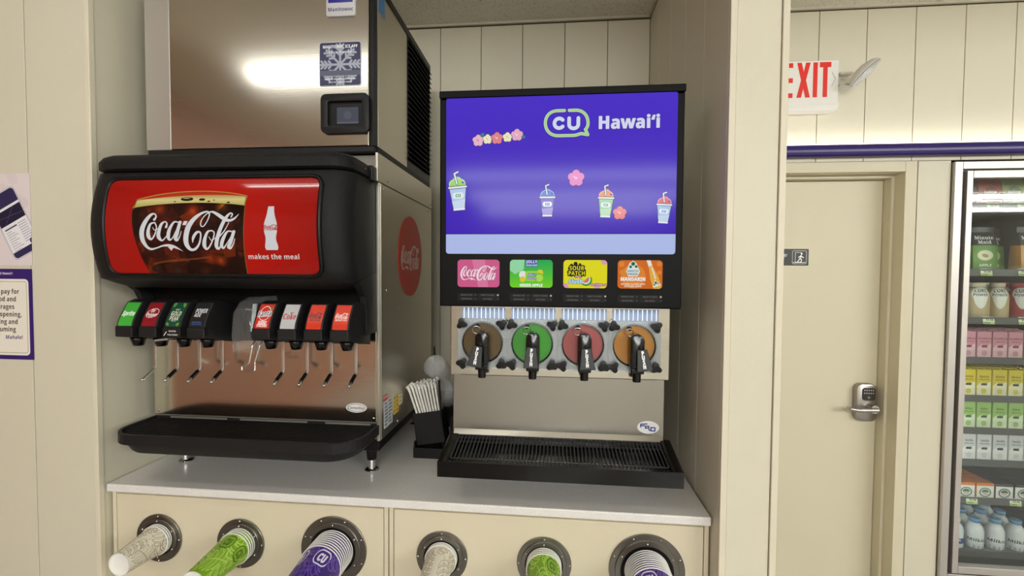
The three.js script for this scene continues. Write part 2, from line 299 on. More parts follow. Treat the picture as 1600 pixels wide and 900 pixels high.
// ---------------------------------------------------------------- ceiling lights of the shop (seen as reflections)
for (const [i, [z, x0, x1]] of LIGHT_ROWS.entries()) {
  const t = thing('ceiling_light', ['linear ceiling light nearest the drinks alcove, mirrored in the steel ice maker', 'first of the three linear lights in line behind the viewer', 'second of the three linear lights in line behind the viewer', 'last and farthest of the three linear lights behind the viewer', 'nearer linear ceiling light mirrored in the cooler glass', 'farther linear ceiling light mirrored in the cooler glass'][i], 'light', [(x0 + x1) / 2, 2.724, z]);
  part(t, 'housing', span(x0, x1, 2.702, 2.724, z - 0.03, z + 0.03, 0.006), M.white);
  part(t, 'light_tube', span(x0 + 0.01, x1 - 0.01, 2.668, 2.7015, z - (z < 0 ? 0.018 : 0.045), z + (z < 0 ? 0.018 : 0.045), 0.012), glow(0xfdfdf6, 3));
}

// ---------------------------------------------------------------- counter and cup cabinets
lone('countertop', 'white speckled stone countertop under both drinks machines', 'countertop', box(1.806, 0.025, 0.944, 0.004), M.counter, [-0.472, 0.8475, -1.717]);
function cabinet(x0, x1, label) {
  const t = thing('cabinet', label, 'cabinet', [(x0 + x1) / 2, 0, -1.7]);
  part(t, 'carcass', span(x0 + 0.001, x1 - 0.001, 0, 0.834, -2.18, -1.272), M.laminate);
  part(t, 'stile', span(x0 + 0.001, x0 + 0.0135, 0.01, 0.834, -1.2715, -1.262, 0.0015), M.laminate);
  part(t, 'stile', span(x1 - 0.0135, x1 - 0.001, 0.01, 0.834, -1.2715, -1.262, 0.0015), M.laminate);
  part(t, 'front_panel', span(x0 + 0.0155, x1 - 0.0155, 0.02, 0.8225, -1.2715, -1.2625, 0.0015), M.laminate);
  return t;
}
cabinet(-1.374, -0.4805, 'cream laminate cabinet with cup holes under the soda machine');
cabinet(-0.4795, 0.432, 'cream laminate cabinet with cup holes under the slush machine');

// cup dispensers in the cabinet fronts
function dispenser(x, R, label) {
  const y = 0.692, t = thing('cup_dispenser', label, 'cup dispenser', [x, y, -1.2622], 'round metal cup dispensers in the cabinet fronts');
  part(t, 'flange', ringPlate(R, R * 0.70, 0.004), M.flange, [x, y, -1.261]);
  part(t, 'inner_ring', ringPlate(R * 0.84, R * 0.71, 0.004), M.flange, [x, y, -1.2568]);
  part(t, 'gasket', ringPlate(R * 0.695, R * 0.5, 0.0012, 0), M.black, [x, y, -1.2600]);
  const screw = new THREE.SphereGeometry(0.0032, 10, 6, 0, Math.PI * 2, 0, Math.PI / 2).rotateX(Math.PI / 2);
  const big = R > 0.09;
  for (let k = 0; k < (big ? 8 : 4); k++) { const a = big ? k * Math.PI / 4 + 0.39 : k * Math.PI / 2; part(t, 'screw', screw, M.chrome, [x + Math.sin(a) * R * 0.94, y + Math.cos(a) * R * 0.94, -1.2565]); }
  for (let k = 0; k < 6; k++) { const a = k * Math.PI / 3; part(t, 'screw', screw, M.chrome, [x + Math.sin(a) * R * 0.77, y + Math.cos(a) * R * 0.77, -1.2522]); }
}
const leafPrint = (bg, line, w, mark) => print(1024, 512, (x, W, H) => {
  x.fillStyle = bg; x.fillRect(0, 0, W, H); seed = 41;
  for (let i = 0; i < 6; i++) for (let k = 0; k < 3; k++) leaf(x, (i + 0.5 * (k % 2) + rnd() * 0.3) * W / 6, (k + 0.2 + rnd() * 0.4) * H / 3, 190 + rnd() * 60, rnd() * 6.3, line, w);
  if (mark) for (const cx of [60, 256, 512, 768]) mark(x, cx, H);
});
const cuMark = (c, bg) => (x, cx, H) => {
  x.save(); x.translate(cx, H * 0.40); x.rotate(Math.PI); x.scale(1.25, 1.3); x.fillStyle = bg; x.beginPath(); x.ellipse(0, 0, 56, 36, 0, 0, 7); x.fill();
  x.strokeStyle = c; x.lineWidth = 6; x.lineCap = 'round'; x.beginPath(); x.roundRect(-50, -30, 100, 60, 30); x.stroke(); words(x, 'CU', 0, 2, 42, c, { stroke: 4 }); x.restore();
};
const CUP = {
  white: { mat: printed(leafPrint('#e6dfcd', '#9c9480', 4.5), 0.5), R: 0.043, r: 0.0325, h: 0.112, step: 0.0065, n: 3 },
  green: { mat: printed(leafPrint('#7fae1d', '#b9dc66', 7, cuMark('#4a6a14', '#86b523')), 0.45), R: 0.046, r: 0.034, h: 0.150, step: 0.0085, n: 4 },
  purple: { mat: printed(leafPrint('#3a1c7c', '#7455b8', 6, cuMark('#f2eefc', '#43218a')), 0.45), R: 0.058, r: 0.043, h: 0.160, step: 0.0092, n: 9 },
};
function makeCup(k) {
  const c = CUP[k], t = new THREE.Group(); t.name = k + '_cup';
  // base towards +z, rim at z = 0
  const g = lathe([[c.R + 0.0006, 0], [c.R, 0.0012], [c.r, c.h]], 40).rotateX(Math.PI / 2);
  const wall = new THREE.Mesh(g, c.mat); wall.name = 'cup_wall'; t.add(wall);
  const rim = new THREE.Mesh(new THREE.TorusGeometry(c.R + 0.0021, 0.0018, 8, 40), M.white); rim.name = 'rim'; t.add(rim);
  const base = new THREE.Mesh(lathe([[0, c.h - 0.006], [c.r - 0.0026, c.h - 0.006], [c.r - 0.0016, c.h + 0.0004], [c.r, c.h]], 40).rotateX(Math.PI / 2), M.paper); base.name = 'base'; t.add(base);
  t.traverse((o) => { if (o.isMesh) o.castShadow = o.receiveShadow = true; });
  return t;
}
const cupProto = { white: makeCup('white'), green: makeCup('green'), purple: makeCup('purple') };
const ORD = ['first', 'second', 'third', 'fourth', 'fifth', 'sixth', 'seventh', 'eighth', 'ninth', 'tenth', 'eleventh', 'twelfth'];
function cupStack(k, x, where, turn, z0 = -1.2545) {
  const c = CUP[k], y = 0.692;
  for (let i = 0; i < c.n; i++) {
    const u = cupProto[k].clone(); u.name = numbered('paper_cup'); scene.add(u);
    u.position.set(x, y, z0 + i * c.step); u.rotation.z = turn;
    const front = i === c.n - 1;
    tag(u, front ? `outermost ${k} leaf-patterned paper cup pointing out of ${where}` : `${ORD[i]} rim behind the ${k} cups' front, counted from the flange of ${where}`, 'cup', 'paper cups nested in the dispensers');
    if (!front) u.userData.label = `${k} paper cup nested ${ORD[i]} from the flange in ${where}`;
  }
}
const SPOTS = [[-1.213, 0.0735, 'white', 'leftmost cup dispenser, holding white cups below the soda machine'], [-0.944, 0.0745, 'green', 'cup dispenser holding green cups below the soda machine'], [-0.648, 0.1, 'purple', 'large cup dispenser holding purple cups below the soda machine'],
  [-0.319, 0.0745, 'white', 'cup dispenser holding white cups below the straw holder'], [-0.022, 0.0765, 'green', 'cup dispenser holding green cups below the slush machine'], [0.264, 0.103, 'purple', 'large rightmost cup dispenser, holding purple cups']];
const SIDE = ['left cabinet', 'left cabinet', 'left cabinet', 'right cabinet', 'right cabinet', 'right cabinet'];
SPOTS.forEach(([x, R, k, label], i) => { dispenser(x, R, label); cupStack(k, x, `the ${SIDE[i]}`, 0.5 + i * 0.9); });

// ---------------------------------------------------------------- ice machine
{
  const t = thing('ice_machine', 'tall brushed steel ice maker standing on the soda machine', 'ice machine', [-0.935, 1.892, -1.65]);
  part(t, 'cabinet_body', span(-1.31, -0.560, 1.905, 2.42, -1.955, -1.366, 0.003), M.panelGrey);
  part(t, 'front_strip', span(-1.316, -1.230, 1.908, 2.42, -1.365, -1.347, 0.002), M.alu);
  part(t, 'front_panel', span(-1.229, -0.570, 1.908, 2.42, -1.3655, -1.344, 0.004), M.steel);
  part(t, 'corner_trim', span(-0.5695, -0.554, 1.908, 2.42, -1.372, -1.347, 0.002), M.black);
  part(t, 'base_trim', span(-1.31, -0.556, 1.8905, 1.9075, -1.372, -1.346, 0.002), M.darkGrey);
  part(t, 'base_frame', join([span(-0.572, -0.552, 1.8905, 1.912, -1.952, -1.373), span(-1.31, -1.295, 1.8905, 1.905, -1.952, -1.373), span(-1.29, -0.58, 1.8905, 1.905, -1.952, -1.935)]), M.darkGrey);
  part(t, 'side_panel', span(-0.5598, -0.5535, 1.9125, 2.4, -1.650, -1.374, 0.001), M.steelSide);
  part(t, 'top_trim', span(-0.561, -0.550, 2.400, 2.424, -1.955, -1.374, 0.002), M.black);
  part(t, 'louvre_frame', join([span(-0.5598, -0.553, 1.9125, 1.945, -1.955, -1.651), span(-0.5598, -0.5585, 1.945, 2.4, -1.955, -1.651), span(-0.5598, -0.552, 1.945, 2.4, -1.664, -1.651), span(-0.5598, -0.552, 1.945, 2.4, -1.955, -1.945)]), M.black);
  const lg = metric(box(0.022, 0.0025, 0.278).rotateZ(-0.75));
  for (let i = 0; i < 22; i++) part(t, 'louvre', lg, M.darkGrey, [-0.5505, 1.957 + i * 0.0205, -1.8045]);
  // badge, app sticker, control window
  const badge = part(t, 'badge', toCreasedNormals(planar(new THREE.ExtrudeGeometry(roundShape(0.088, 0.150, 0.006), { depth: 0.004, bevelEnabled: true, bevelSize: 0.002, bevelThickness: 0.002, bevelSegments: 2 }), 0.092, 0.154), 0.6), printed(print(256, 432, (x, w, h) => {
    x.fillStyle = '#c9c7c8'; x.fillRect(0, 0, w, h); x.fillStyle = '#1d1f8f'; x.fillRect(20, 20, w - 40, 300); snow(x, 128, 180, 100, '#dfe3f4', 14);
    words(x, 'Manitowoc', 128, 376, 43, '#20275e', { squeeze: 0.98 });
  }), 0.3), [-0.6565, 2.376, -1.3435]);
  badge.userData.label = 'silver and blue snowflake maker badge';
  part(t, 'sticker', card(0.134, 0.134, 0.0006, 0.008), printed(print(512, 512, (x, w, h) => {
    x.fillStyle = '#c8c9cf'; x.fillRect(0, 0, w, h); x.fillStyle = '#23254f'; x.beginPath(); x.roundRect(8, 8, w - 16, h - 16, 26); x.fill();
    snow(x, 256, 262, 236, '#a3a6b8', 26);
    x.fillStyle = '#4e5168'; x.fillRect(12, 330, w - 24, 60); x.globalAlpha = 0.6; x.fillStyle = '#9a9cad'; for (let i = 0; i < 9; i++) x.fillRect(60 + i * 43, 390, 30, 50); x.globalAlpha = 1;
    x.fillStyle = '#23254f'; x.beginPath(); x.moveTo(8, 430); x.lineTo(110, 504); x.lineTo(8, 504); x.fill();
    words(x, 'MANITOWOC ICE APP', 256, 56, 48, '#ffffff', { squeeze: 0.86 }); words(x, 'Scan to Download', 256, 118, 36, '#e4e6f0', { squeeze: 0.9 });
    words(x, 'Register, monitor and maintain', 256, 428, 25, '#eef0f6'); words(x, 'your ice machine today', 256, 464, 25, '#eef0f6');
  }), 0.3), [-0.661, 2.158, -1.3429]).userData.label = 'square navy sticker for an ice machine app';
  const bz = new THREE.ExtrudeGeometry(frameShape(0.150, 0.116, 0.016, 0.112, 0.078, 0.008), { depth: 0.008, bevelEnabled: true, bevelSize: 0.002, bevelThickness: 0.002, bevelSegments: 2 });
  const b = part(t, 'control_bezel', toCreasedNormals(bz, 0.5), M.darkGrey, [-0.643, 2.005, -1.3425]);
  part(b, 'recess', join([span(-0.701, -0.585, 1.963, 2.047, -1.3438, -1.3435), span(-0.701, -0.699, 1.963, 2.047, -1.3438, -1.334), span(-0.701, -0.585, 1.963, 1.9645, -1.3438, -1.334)]), M.black);
  part(b, 'display_screen', card(0.068, 0.050, 0.003, 0.003), lit(print(128, 96, (x) => { x.fillStyle = '#6e7180'; x.fillRect(0, 0, 128, 96); x.fillStyle = '#7d8090'; x.beginPath(); x.arc(64, 46, 24, 0, 7); x.fill(); x.fillStyle = '#9a9daa'; x.fillRect(0, 86, 128, 4); }), 0.35), [-0.637, 2.0, -1.340]);
  part(t, 'blue_label', metric(card(0.05, 0.10, 0.0006, 0.002)), std({ color: 0x3f74a6, roughness: 0.4 }), [-0.5529, 2.385, -1.405], [0, Math.PI / 2, 0]);
}
function snow(x, cx, cy, R, color, w) {
  x.save(); x.translate(cx, cy); x.strokeStyle = color; x.lineWidth = w; x.lineCap = 'round';
  for (let k = 0; k < 8; k++) { x.rotate(Math.PI / 4); x.beginPath(); x.moveTo(0, 0); x.lineTo(R, 0); for (const f of [0.45, 0.65, 0.83]) for (const s of [-1, 1]) { x.moveTo(R * f, 0); x.lineTo(R * (f + 0.14), s * R * 0.17); } x.stroke(); }
  x.restore();
}

// ---------------------------------------------------------------- soda dispenser
{
  const t = thing('soda_dispenser', 'wide black soda fountain with a lit red cola sign and eight valves', 'soda machine', [-0.935, 0.86, -1.65]);
  part(t, 'body', span(-1.318, -0.552, 0.985, 1.888, -1.955, -1.374, 0.003), M.panelGrey);
  part(t, 'side_panel', span(-0.5515, -0.545, 0.985, 1.798, -1.953, -1.372, 0.001), M.steelSide);
  part(t, 'upper_panel', span(-0.5515, -0.544, 1.801, 1.888, -1.953, -1.345, 0.001), M.steelSide);
  part(t, 'base_rail', span(-1.31, -0.556, 0.945, 0.984, -1.95, -1.38, 0.003), M.black);
  part(t, 'splash_panel', span(-1.318, -0.556, 1.046, 1.335, -1.3735, -1.360, 0.002), M.steel);
  part(t, 'edge_flange', span(-0.5555, -0.546, 0.985, 1.80, -1.3735, -1.362, 0.001), M.steelSide);
  const bolt = new THREE.SphereGeometry(0.004, 10, 6).scale(1, 1, 0.6);
  for (const [x, y] of [[-1.303, 1.058], [-0.566, 1.058]]) part(t, 'screw', bolt, M.chrome, [x, y, -1.3595]);
  for (const [y, z] of [[1.785, -1.40], [1.785, -1.90], [1.462, -1.42], [1.395, -1.53], [1.815, -1.43], [1.815, -1.93], [0.999, -1.52]]) part(t, 'screw', bolt, M.chrome, [-0.5445, y, z], [0, Math.PI / 2, 0]);
  // black textured hood: a bulging front between a lid and a chin
  const XL = -1.334, XR = -0.556, bulge = (y) => -1.146 - 0.032 * ((y - 1.64) / 0.16) ** 2;
  const levels = [];
  levels.push([1.470, -1.20, -0.70, -1.255, -1.372, 0.05], [1.4705, XL + 0.05, XR - 0.03, -1.222, -1.372, 0.06], [1.484, XL + 0.02, XR - 0.010, -1.196, -1.372, 0.062]);
  for (let i = 0; i <= 10; i++) { const y = 1.498 + i * 0.030; levels.push([y, XL, XR, bulge(y), -1.372, 0.062]); }
  part(t, 'hood', plan(levels, { crease: 0.9 }), M.blackTextured);
  part(t, 'hood_flank', side([[-1.372, 1.335], [-1.30, 1.335], [-1.296, 1.40], [-1.285, 1.45], [-1.24, 1.49], [-1.372, 1.52]], 0.022, 0.004), M.blackTextured, [-0.5665, 0, 0]);
  part(t, 'hood_flank', side([[-1.372, 1.335], [-1.31, 1.335], [-1.305, 1.42], [-1.285, 1.46], [-1.24, 1.49], [-1.372, 1.52]], 0.022, 0.004), M.blackTextured, [-1.297, 0, 0]);
  part(t, 'valve_backplate', span(-1.285, -0.579, 1.300, 1.50, -1.372, -1.330, 0.004), M.blackSatin);
  const lid = [];
  for (const [y, k] of [[1.802, 0.0], [1.806, -0.006], [1.826, -0.006], [1.840, 0.001], [1.848, 0.012], [1.852, 0.030]]) lid.push([y, XL + k + 0.022, XR - k - 0.004, -1.168 - k, -1.315, 0.055]);
  part(t, 'lid', plan(lid, { crease: 0.9 }), M.blackTextured);
  part(t, 'lid_catch', span(-0.566, -0.547, 1.795, 1.842, -1.345, -1.314, 0.004), M.black);
  part(t, 'hinge_button', new THREE.SphereGeometry(0.004, 8, 6), M.panelGrey, [-0.556, 1.823, -1.28]);
  // the lit sign, curved with the hood
  const signTex = print(1400, 640, (x, w, h) => {
    const L = 163, R = 498, T = 275, B = 430; fit(x, L, T, R, B, w, h);
    x.fillStyle = '#bd140f'; x.fillRect(L, T, R - L, B - T);
    const g = x.createLinearGradient(L, 0, R, 0); g.addColorStop(0, '#b5140f'); g.addColorStop(0.55, '#d3180f'); g.addColorStop(1, '#b3130f'); x.fillStyle = g; x.fillRect(L, T, R - L, B - T);
    // drinking glass
    const glassPath = () => { x.beginPath(); x.moveTo(208, 322); x.bezierCurveTo(206, 350, 212, 385, 226, 431); x.lineTo(383, 431); x.lineTo(387, 306); x.bezierCurveTo(340, 294, 262, 294, 216, 307); x.closePath(); };
    x.save(); glassPath(); x.clip();
    x.fillStyle = '#2a0a05'; x.fillRect(200, 290, 190, 145); seed = 11;
    for (let i = 0; i < 240; i++) {
      const X = 212 + rnd() * 172, Y = 324 + rnd() * 108, c = ['#6d1c08', '#8c2a0c', '#3a0d06', '#1a0604', '#b2400f', '#210805', '#4a1208', '#100403'][Math.floor(rnd() * 8)];
      x.globalAlpha = 0.3 + rnd() * 0.4; x.fillStyle = c; x.save(); x.translate(X, Y); x.rotate(rnd() * 3); const s = 3 + rnd() * 15; x.beginPath(); x.moveTo(-s, -s * 0.3); x.lineTo(s * 0.4, -s * 0.7); x.lineTo(s, s * 0.2); x.lineTo(-s * 0.2, s * 0.6); x.fill(); x.restore();
    }
    for (const [X, Y, s, c] of [[305, 328, 20, '#d84a14'], [252, 326, 22, '#a53c14'], [352, 322, 18, '#e08a2a'], [330, 405, 22, '#b23a10'], [270, 412, 24, '#93391a'], [345, 408, 16, '#c44a12'], [240, 420, 12, '#574b4a'], [273, 424, 11, '#6d6262']]) { const q = x.createRadialGradient(X, Y, 1, X, Y, s); q.addColorStop(0, c); q.addColorStop(1, 'rgba(40,8,4,0)'); x.globalAlpha = 0.9; x.fillStyle = q; x.fillRect(X - s, Y - s, 2 * s, 2 * s); }
    x.globalAlpha = 0.55; x.fillStyle = '#0d0303'; for (const [X, Y, a, b] of [[222, 345, 14, 26], [318, 372, 50, 20], [365, 345, 22, 30], [290, 422, 60, 12], [370, 420, 16, 16]]) { x.beginPath(); x.ellipse(X, Y, a, b, 0, 0, 7); x.fill(); }
    x.globalAlpha = 0.8; x.strokeStyle = '#8d4a22'; x.lineWidth = 2.5; x.beginPath(); x.moveTo(236, 414); x.bezierCurveTo(270, 405, 300, 408, 330, 402); x.stroke();
    x.globalAlpha = 1; x.fillStyle = '#cf3a1c'; x.fillRect(205, 294, 185, 16);
    x.beginPath(); x.moveTo(205, 324); x.bezierCurveTo(250, 314, 340, 312, 390, 321); x.lineTo(390, 306); x.bezierCurveTo(340, 299, 262, 303, 205, 312); x.closePath(); const f = x.createLinearGradient(0, 302, 0, 322); f.addColorStop(0, '#cda258'); f.addColorStop(0.4, '#f3e7a2'); f.addColorStop(1, '#cdbb5f'); x.fillStyle = f; x.fill();
    x.fillStyle = '#2a1b0d'; for (const [X, Y, a, b] of [[294, 309, 10, 3.2], [318, 310, 5, 2], [329, 313, 2.4, 1], [275, 313, 1.6, 0.8], [337, 311, 1.4, 0.8], [360, 315, 2.5, 1.2]]) { x.beginPath(); x.ellipse(X, Y, a, b, 0, 0, 7); x.fill(); }
    x.fillStyle = '#c8b98e'; x.beginPath(); x.ellipse(293, 307.6, 6, 1, 0, 0, 7); x.fill();
    x.restore();
    x.strokeStyle = '#c9a24c'; x.lineWidth = 1.6; x.beginPath(); x.moveTo(213, 310); x.bezierCurveTo(262, 293, 340, 292, 388, 305); x.lineTo(385.5, 320); x.stroke();
    x.strokeStyle = '#7d6a2a'; x.lineWidth = 1.3; x.beginPath(); x.moveTo(387, 305); x.lineTo(383, 431); x.moveTo(213, 310); x.lineTo(209, 326); x.stroke();
    colaScript(x, 299, 361, 158, '#f6f7fb');
    // bottle silhouette and words
    x.fillStyle = '#f1f2f8'; x.beginPath(); x.moveTo(422.5, 322); x.lineTo(431.5, 322); x.lineTo(432, 330); x.bezierCurveTo(434, 343, 437, 345, 437, 356); x.bezierCurveTo(437, 366, 434, 368, 435, 376); x.bezierCurveTo(436, 382, 439, 386, 436, 391); x.lineTo(418.5, 391); x.bezierCurveTo(415.5, 386, 418, 382, 418.5, 376); x.bezierCurveTo(419.5, 368, 416.5, 366, 416.5, 356); x.bezierCurveTo(416.5, 345, 420, 343, 421.5, 330); x.closePath(); x.fill();
    x.save(); x.clip(); colaScript(x, 427, 355.5, 23, '#c31a14'); x.restore();
    words(x, 'makes the meal', 428.5, 402, 11.2, '#f4eeee', { squeeze: 0.93 });
  });
  const sx0 = -1.249, sx1 = -0.628, sy0 = 1.512, sy1 = 1.775, cr = 0.024, NX = 26, NY = 44, pos = [], uv = [], idx = [];
  for (let j = 0; j <= NY; j++) {
    let y = sy0 + (sy1 - sy0) * j / NY; const e = Math.min(y - sy0, sy1 - y), inset = e < cr ? cr - Math.sqrt(Math.max(0, cr * cr - (cr - e) ** 2)) : 0;
    for (let i = 0; i <= NX; i++) { const x = sx0 + inset + (sx1 - sx0 - 2 * inset) * i / NX; pos.push(x, y, bulge(y) + 0.003); uv.push((x - sx0) / (sx1 - sx0), (y - sy0) / (sy1 - sy0)); }
  }
  for (let j = 0; j < NY; j++) for (let i = 0; i < NX; i++) { const a = j * (NX + 1) + i, b = a + 1, c = a + NX + 1, d = c + 1; idx.push(a, b, d, a, d, c); }
  const sg = new THREE.BufferGeometry(); sg.setAttribute('position', new THREE.Float32BufferAttribute(pos, 3)); sg.setAttribute('uv', new THREE.Float32BufferAttribute(uv, 2)); sg.setIndex(idx); sg.computeVertexNormals();
  part(t, 'lit_sign', sg, phys({ map: signTex, color: 0x9a9a9a, roughness: 0.06, emissive: 0xffffff, emissiveMap: signTex, emissiveIntensity: 0.3 })).userData.label = 'lit red sign with a glass of cola, white script and a white bottle';
  const rim = []; for (const p of roundShape(sx1 - sx0 + 0.008, sy1 - sy0 + 0.008, cr + 0.004).getSpacedPoints(90).slice(0, -1)) { const x = p.x + (sx0 + sx1) / 2, y = p.y + (sy0 + sy1) / 2; rim.push([x, y, bulge(y) + 0.002]); }
  part(t, 'sign_frame', tube(rim, 0.0065, 180, 8, true), M.black);

  // valves
  const Vx = [-1.239, -1.1645, -1.090, -1.0155, -0.819, -0.7425, -0.666, -0.590];
  const valveLabel = [
    ['bright green label', (x) => { x.fillStyle = '#3fae3c'; x.fillRect(0, 0, 160, 224); words(x, 'Sprite', 80, 92, 54, '#ffffff', { skew: 0.2, squeeze: 0.95, stroke: 2 }); }],
    ['dark red label with an oval', (x) => { x.fillStyle = '#8d1220'; x.fillRect(0, 0, 160, 224); x.strokeStyle = '#f3e9e6'; x.lineWidth = 5; x.beginPath(); x.ellipse(80, 88, 68, 38, -0.18, 0, 7); x.stroke(); words(x, 'Dr', 78, 66, 42, '#ffffff', { skew: 0.2 }); words(x, 'Pepper', 79, 100, 43, '#ffffff', { skew: 0.2, squeeze: 0.86 }); }],
    ['dark green label with leaf corners', (x) => { x.fillStyle = '#0c4a37'; x.fillRect(0, 0, 160, 224); x.strokeStyle = '#7fae3a'; x.lineWidth = 4; for (const [X, Y, a] of [[20, 16, 0.6], [136, 18, -0.6], [20, 190, 2.4], [138, 190, -2.4]]) leaf(x, X, Y, 38, a, '#6fa23a', 3); words(x, 'SWEET', 80, 54, 16, '#e8e2c4'); words(x, 'GOLD', 80, 88, 54, '#f2edd8', { squeeze: 0.82 }); words(x, 'PEAK', 78, 132, 54, '#f2edd8', { squeeze: 0.82 }); words(x, 'ICED TEA', 80, 158, 13, '#e8e2c4'); }],
    ['black label with blue small print', (x) => { x.fillStyle = '#1e1d20'; x.fillRect(0, 0, 160, 224); words(x, 'POWER', 84, 62, 50, '#e9e9ea', { squeeze: 0.78, skew: 0.1 }); words(x, 'ADE', 58, 98, 46, '#e9e9ea', { squeeze: 0.9, skew: 0.1 }); words(x, 'MOUNTAIN', 70, 166, 19, '#3a6fb8'); words(x, 'BERRY BLAST', 78, 188, 19, '#3a6fb8'); }],
    ['red label with blue lettering in a white ring', (x) => { x.fillStyle = '#cf2a1c'; x.fillRect(0, 0, 160, 224); x.fillStyle = '#5f8f2a'; x.beginPath(); x.moveTo(96, 30); x.lineTo(156, 24); x.lineTo(140, 52); x.fill(); x.strokeStyle = '#f4eeee'; x.lineWidth = 6; x.beginPath(); x.arc(80, 76, 58, 0, 7); x.stroke(); words(x, 'Fanta', 80, 76, 60, '#1d2350', { squeeze: 0.9, edge: '#ffffff', edgeW: 10, turn: -0.08 }); words(x, 'FRUIT', 80, 156, 32, '#d42a20', { edge: '#ffffff', edgeW: 8 }); words(x, 'PUNCH', 80, 188, 32, '#d42a20', { edge: '#ffffff', edgeW: 8 }); }],
    ['silver grey label with red lettering', (x) => { x.fillStyle = '#c3c2c4'; x.fillRect(0, 0, 160, 224); words(x, 'DIET', 96, 66, 18, '#b3202a'); words(x, 'Coke', 80, 98, 66, '#b3202a', { font: 'serif', squeeze: 0.88, stroke: 1.5 }); }],
    ['orange-red label with black script', (x) => { x.fillStyle = '#d8391d'; x.fillRect(0, 0, 160, 224); colaScript(x, 80, 88, 136, '#1c1012'); words(x, 'ZERO SUGAR', 80, 124, 20, '#1c1012'); }],
    ['orange-red label with white script', (x) => { x.fillStyle = '#d8391d'; x.fillRect(0, 0, 160, 224); colaScript(x, 80, 88, 136, '#fbf3f0'); words(x, 'ORIGINAL TASTE', 80, 124, 16, '#fbf3f0'); }],
  ];
  const W = 0.053, zc = [], arc = [];                              // front of the valve: an arc from the top edge down to the lip
  for (let i = 0; i <= 8; i++) { const a = i / 8; arc.push([-1.222 + 0.034 * Math.sin(a * 1.45), 1.426 - 0.066 * a - 0.004 * Math.sin(a * 3)]); }
  const body = side([[-1.330, 1.300], [-1.186, 1.330], [-1.184, 1.357], ...arc.slice().reverse(), [-1.245, 1.433], [-1.330, 1.405]], W, 0.002);
  const lip = span(-W / 2 - 0.0005, W / 2 + 0.0005, 1.3285, 1.3575, -1.20, -1.1815, 0.003);
  const lp = [], lu = [], li = [];
  arc.forEach(([z, y], i) => { for (const s of [-1, 1]) { lp.push(s * 0.0215, y, z + 0.0028); lu.push(s < 0 ? 0 : 1, 1 - i / 8); } if (i) { const a = (i - 1) * 2; li.push(a, a + 2, a + 3, a, a + 3, a + 1); } });
  const labelGeo = new THREE.BufferGeometry(); labelGeo.setAttribute('position', new THREE.Float32BufferAttribute(lp, 3)); labelGeo.setAttribute('uv', new THREE.Float32BufferAttribute(lu, 2)); labelGeo.setIndex(li); labelGeo.computeVertexNormals();
  const nozzle = lathe([[0, -0.014], [0.0135, -0.014], [0.0195, 0.004], [0.0205, 0.014], [0, 0.014]], 10);
  const rod = join([span(-0.0045, 0.0045, -0.052, 0.052, -0.0016, 0.0016, 0.0012), tube([[0, -0.050, 0], [0, -0.056, 0.004], [0, -0.078, 0.040], [0, -0.081, 0.044]], 0.0036, 14, 8)]);
  const sleeve = tube([[0, -0.058, 0.007], [0, -0.074, 0.034]], 0.0056, 6, 10);
  Vx.forEach((x, i) => {
    const v = part(t, 'valve', body, M.darkGrey, [x, 0, 0]);
    part(v, 'lip', lip, M.darkGrey, [x, 0, 0]);
    part(v, 'flavour_label', labelGeo, printed(print(160, 224, valveLabel[i][1]), 0.3), [x, 0, 0]).userData.label = valveLabel[i][0];
    part(v, 'nozzle', nozzle, M.blackGloss, [x + 0.003, 1.311, -1.226]);
    part(v, 'lever', rod, M.satin, [x + 0.004, 1.272, -1.279]);
    part(v, 'lever_tip', new THREE.SphereGeometry(0.0048, 10, 8), M.satin, [x + 0.004, 1.272 - 0.081, -1.279 + 0.044]);
    if (i) part(v, 'lever_sleeve', sleeve, M.black, [x + 0.004, 1.272, -1.279]);
    if (i === 2) {
      part(v, 'water_label', card(0.05, 0.024, 0.0006, 0.002), printed(print(160, 80, (c) => { c.fillStyle = '#131313'; c.fillRect(0, 0, 160, 80); words(c, 'WATER', 96, 24, 22, '#efefef'); words(c, 'PUSH DOWN', 98, 58, 19, '#efefef', { squeeze: 0.9 }); c.strokeStyle = '#f4f4f4'; c.lineWidth = 7; c.lineCap = 'round'; c.beginPath(); c.moveTo(12, 66); c.lineTo(38, 30); c.stroke(); }), 0.4), [x, 1.343, -1.1805]);
      part(v, 'water_tab', span(-0.035, 0.008, -0.003, 0.003, -0.014, 0.014, 0.003), M.alu, [x - 0.02, 1.3235, -1.195], [0, 0, 0.12]);
    }
  });
  // clear ice chute with its wire lever
  part(t, 'ice_chute', plan([[1.288, -0.918, -0.853, -1.196, -1.30, 0.012], [1.34, -0.920, -0.852, -1.192, -1.31, 0.014], [1.40, -0.919, -0.852, -1.196, -1.315, 0.016], [1.430, -0.914, -0.856, -1.214, -1.32, 0.02], [1.445, -0.905, -0.864, -1.24, -1.325, 0.02]], { bottom: false }), M.clearHazy);
  part(t, 'chute_throat', plan([[1.345, -0.906, -0.866, -1.226, -1.328, 0.012], [1.425, -0.904, -0.868, -1.240, -1.328, 0.012]]), M.blackGloss);
  part(t, 'ice_lever', tube([[-0.872, 1.325, -1.29], [-0.876, 1.300, -1.262], [-0.886, 1.250, -1.252], [-0.884, 1.240, -1.250], [-0.884, 1.225, -1.246], [-0.921, 1.225, -1.246], [-0.924, 1.238, -1.248], [-0.905, 1.246, -1.252], [-0.899, 1.300, -1.262], [-0.899, 1.325, -1.29]], 0.0022, 90, 8), M.chrome);
  // drip tray and feet
  const rimY = 1.037;
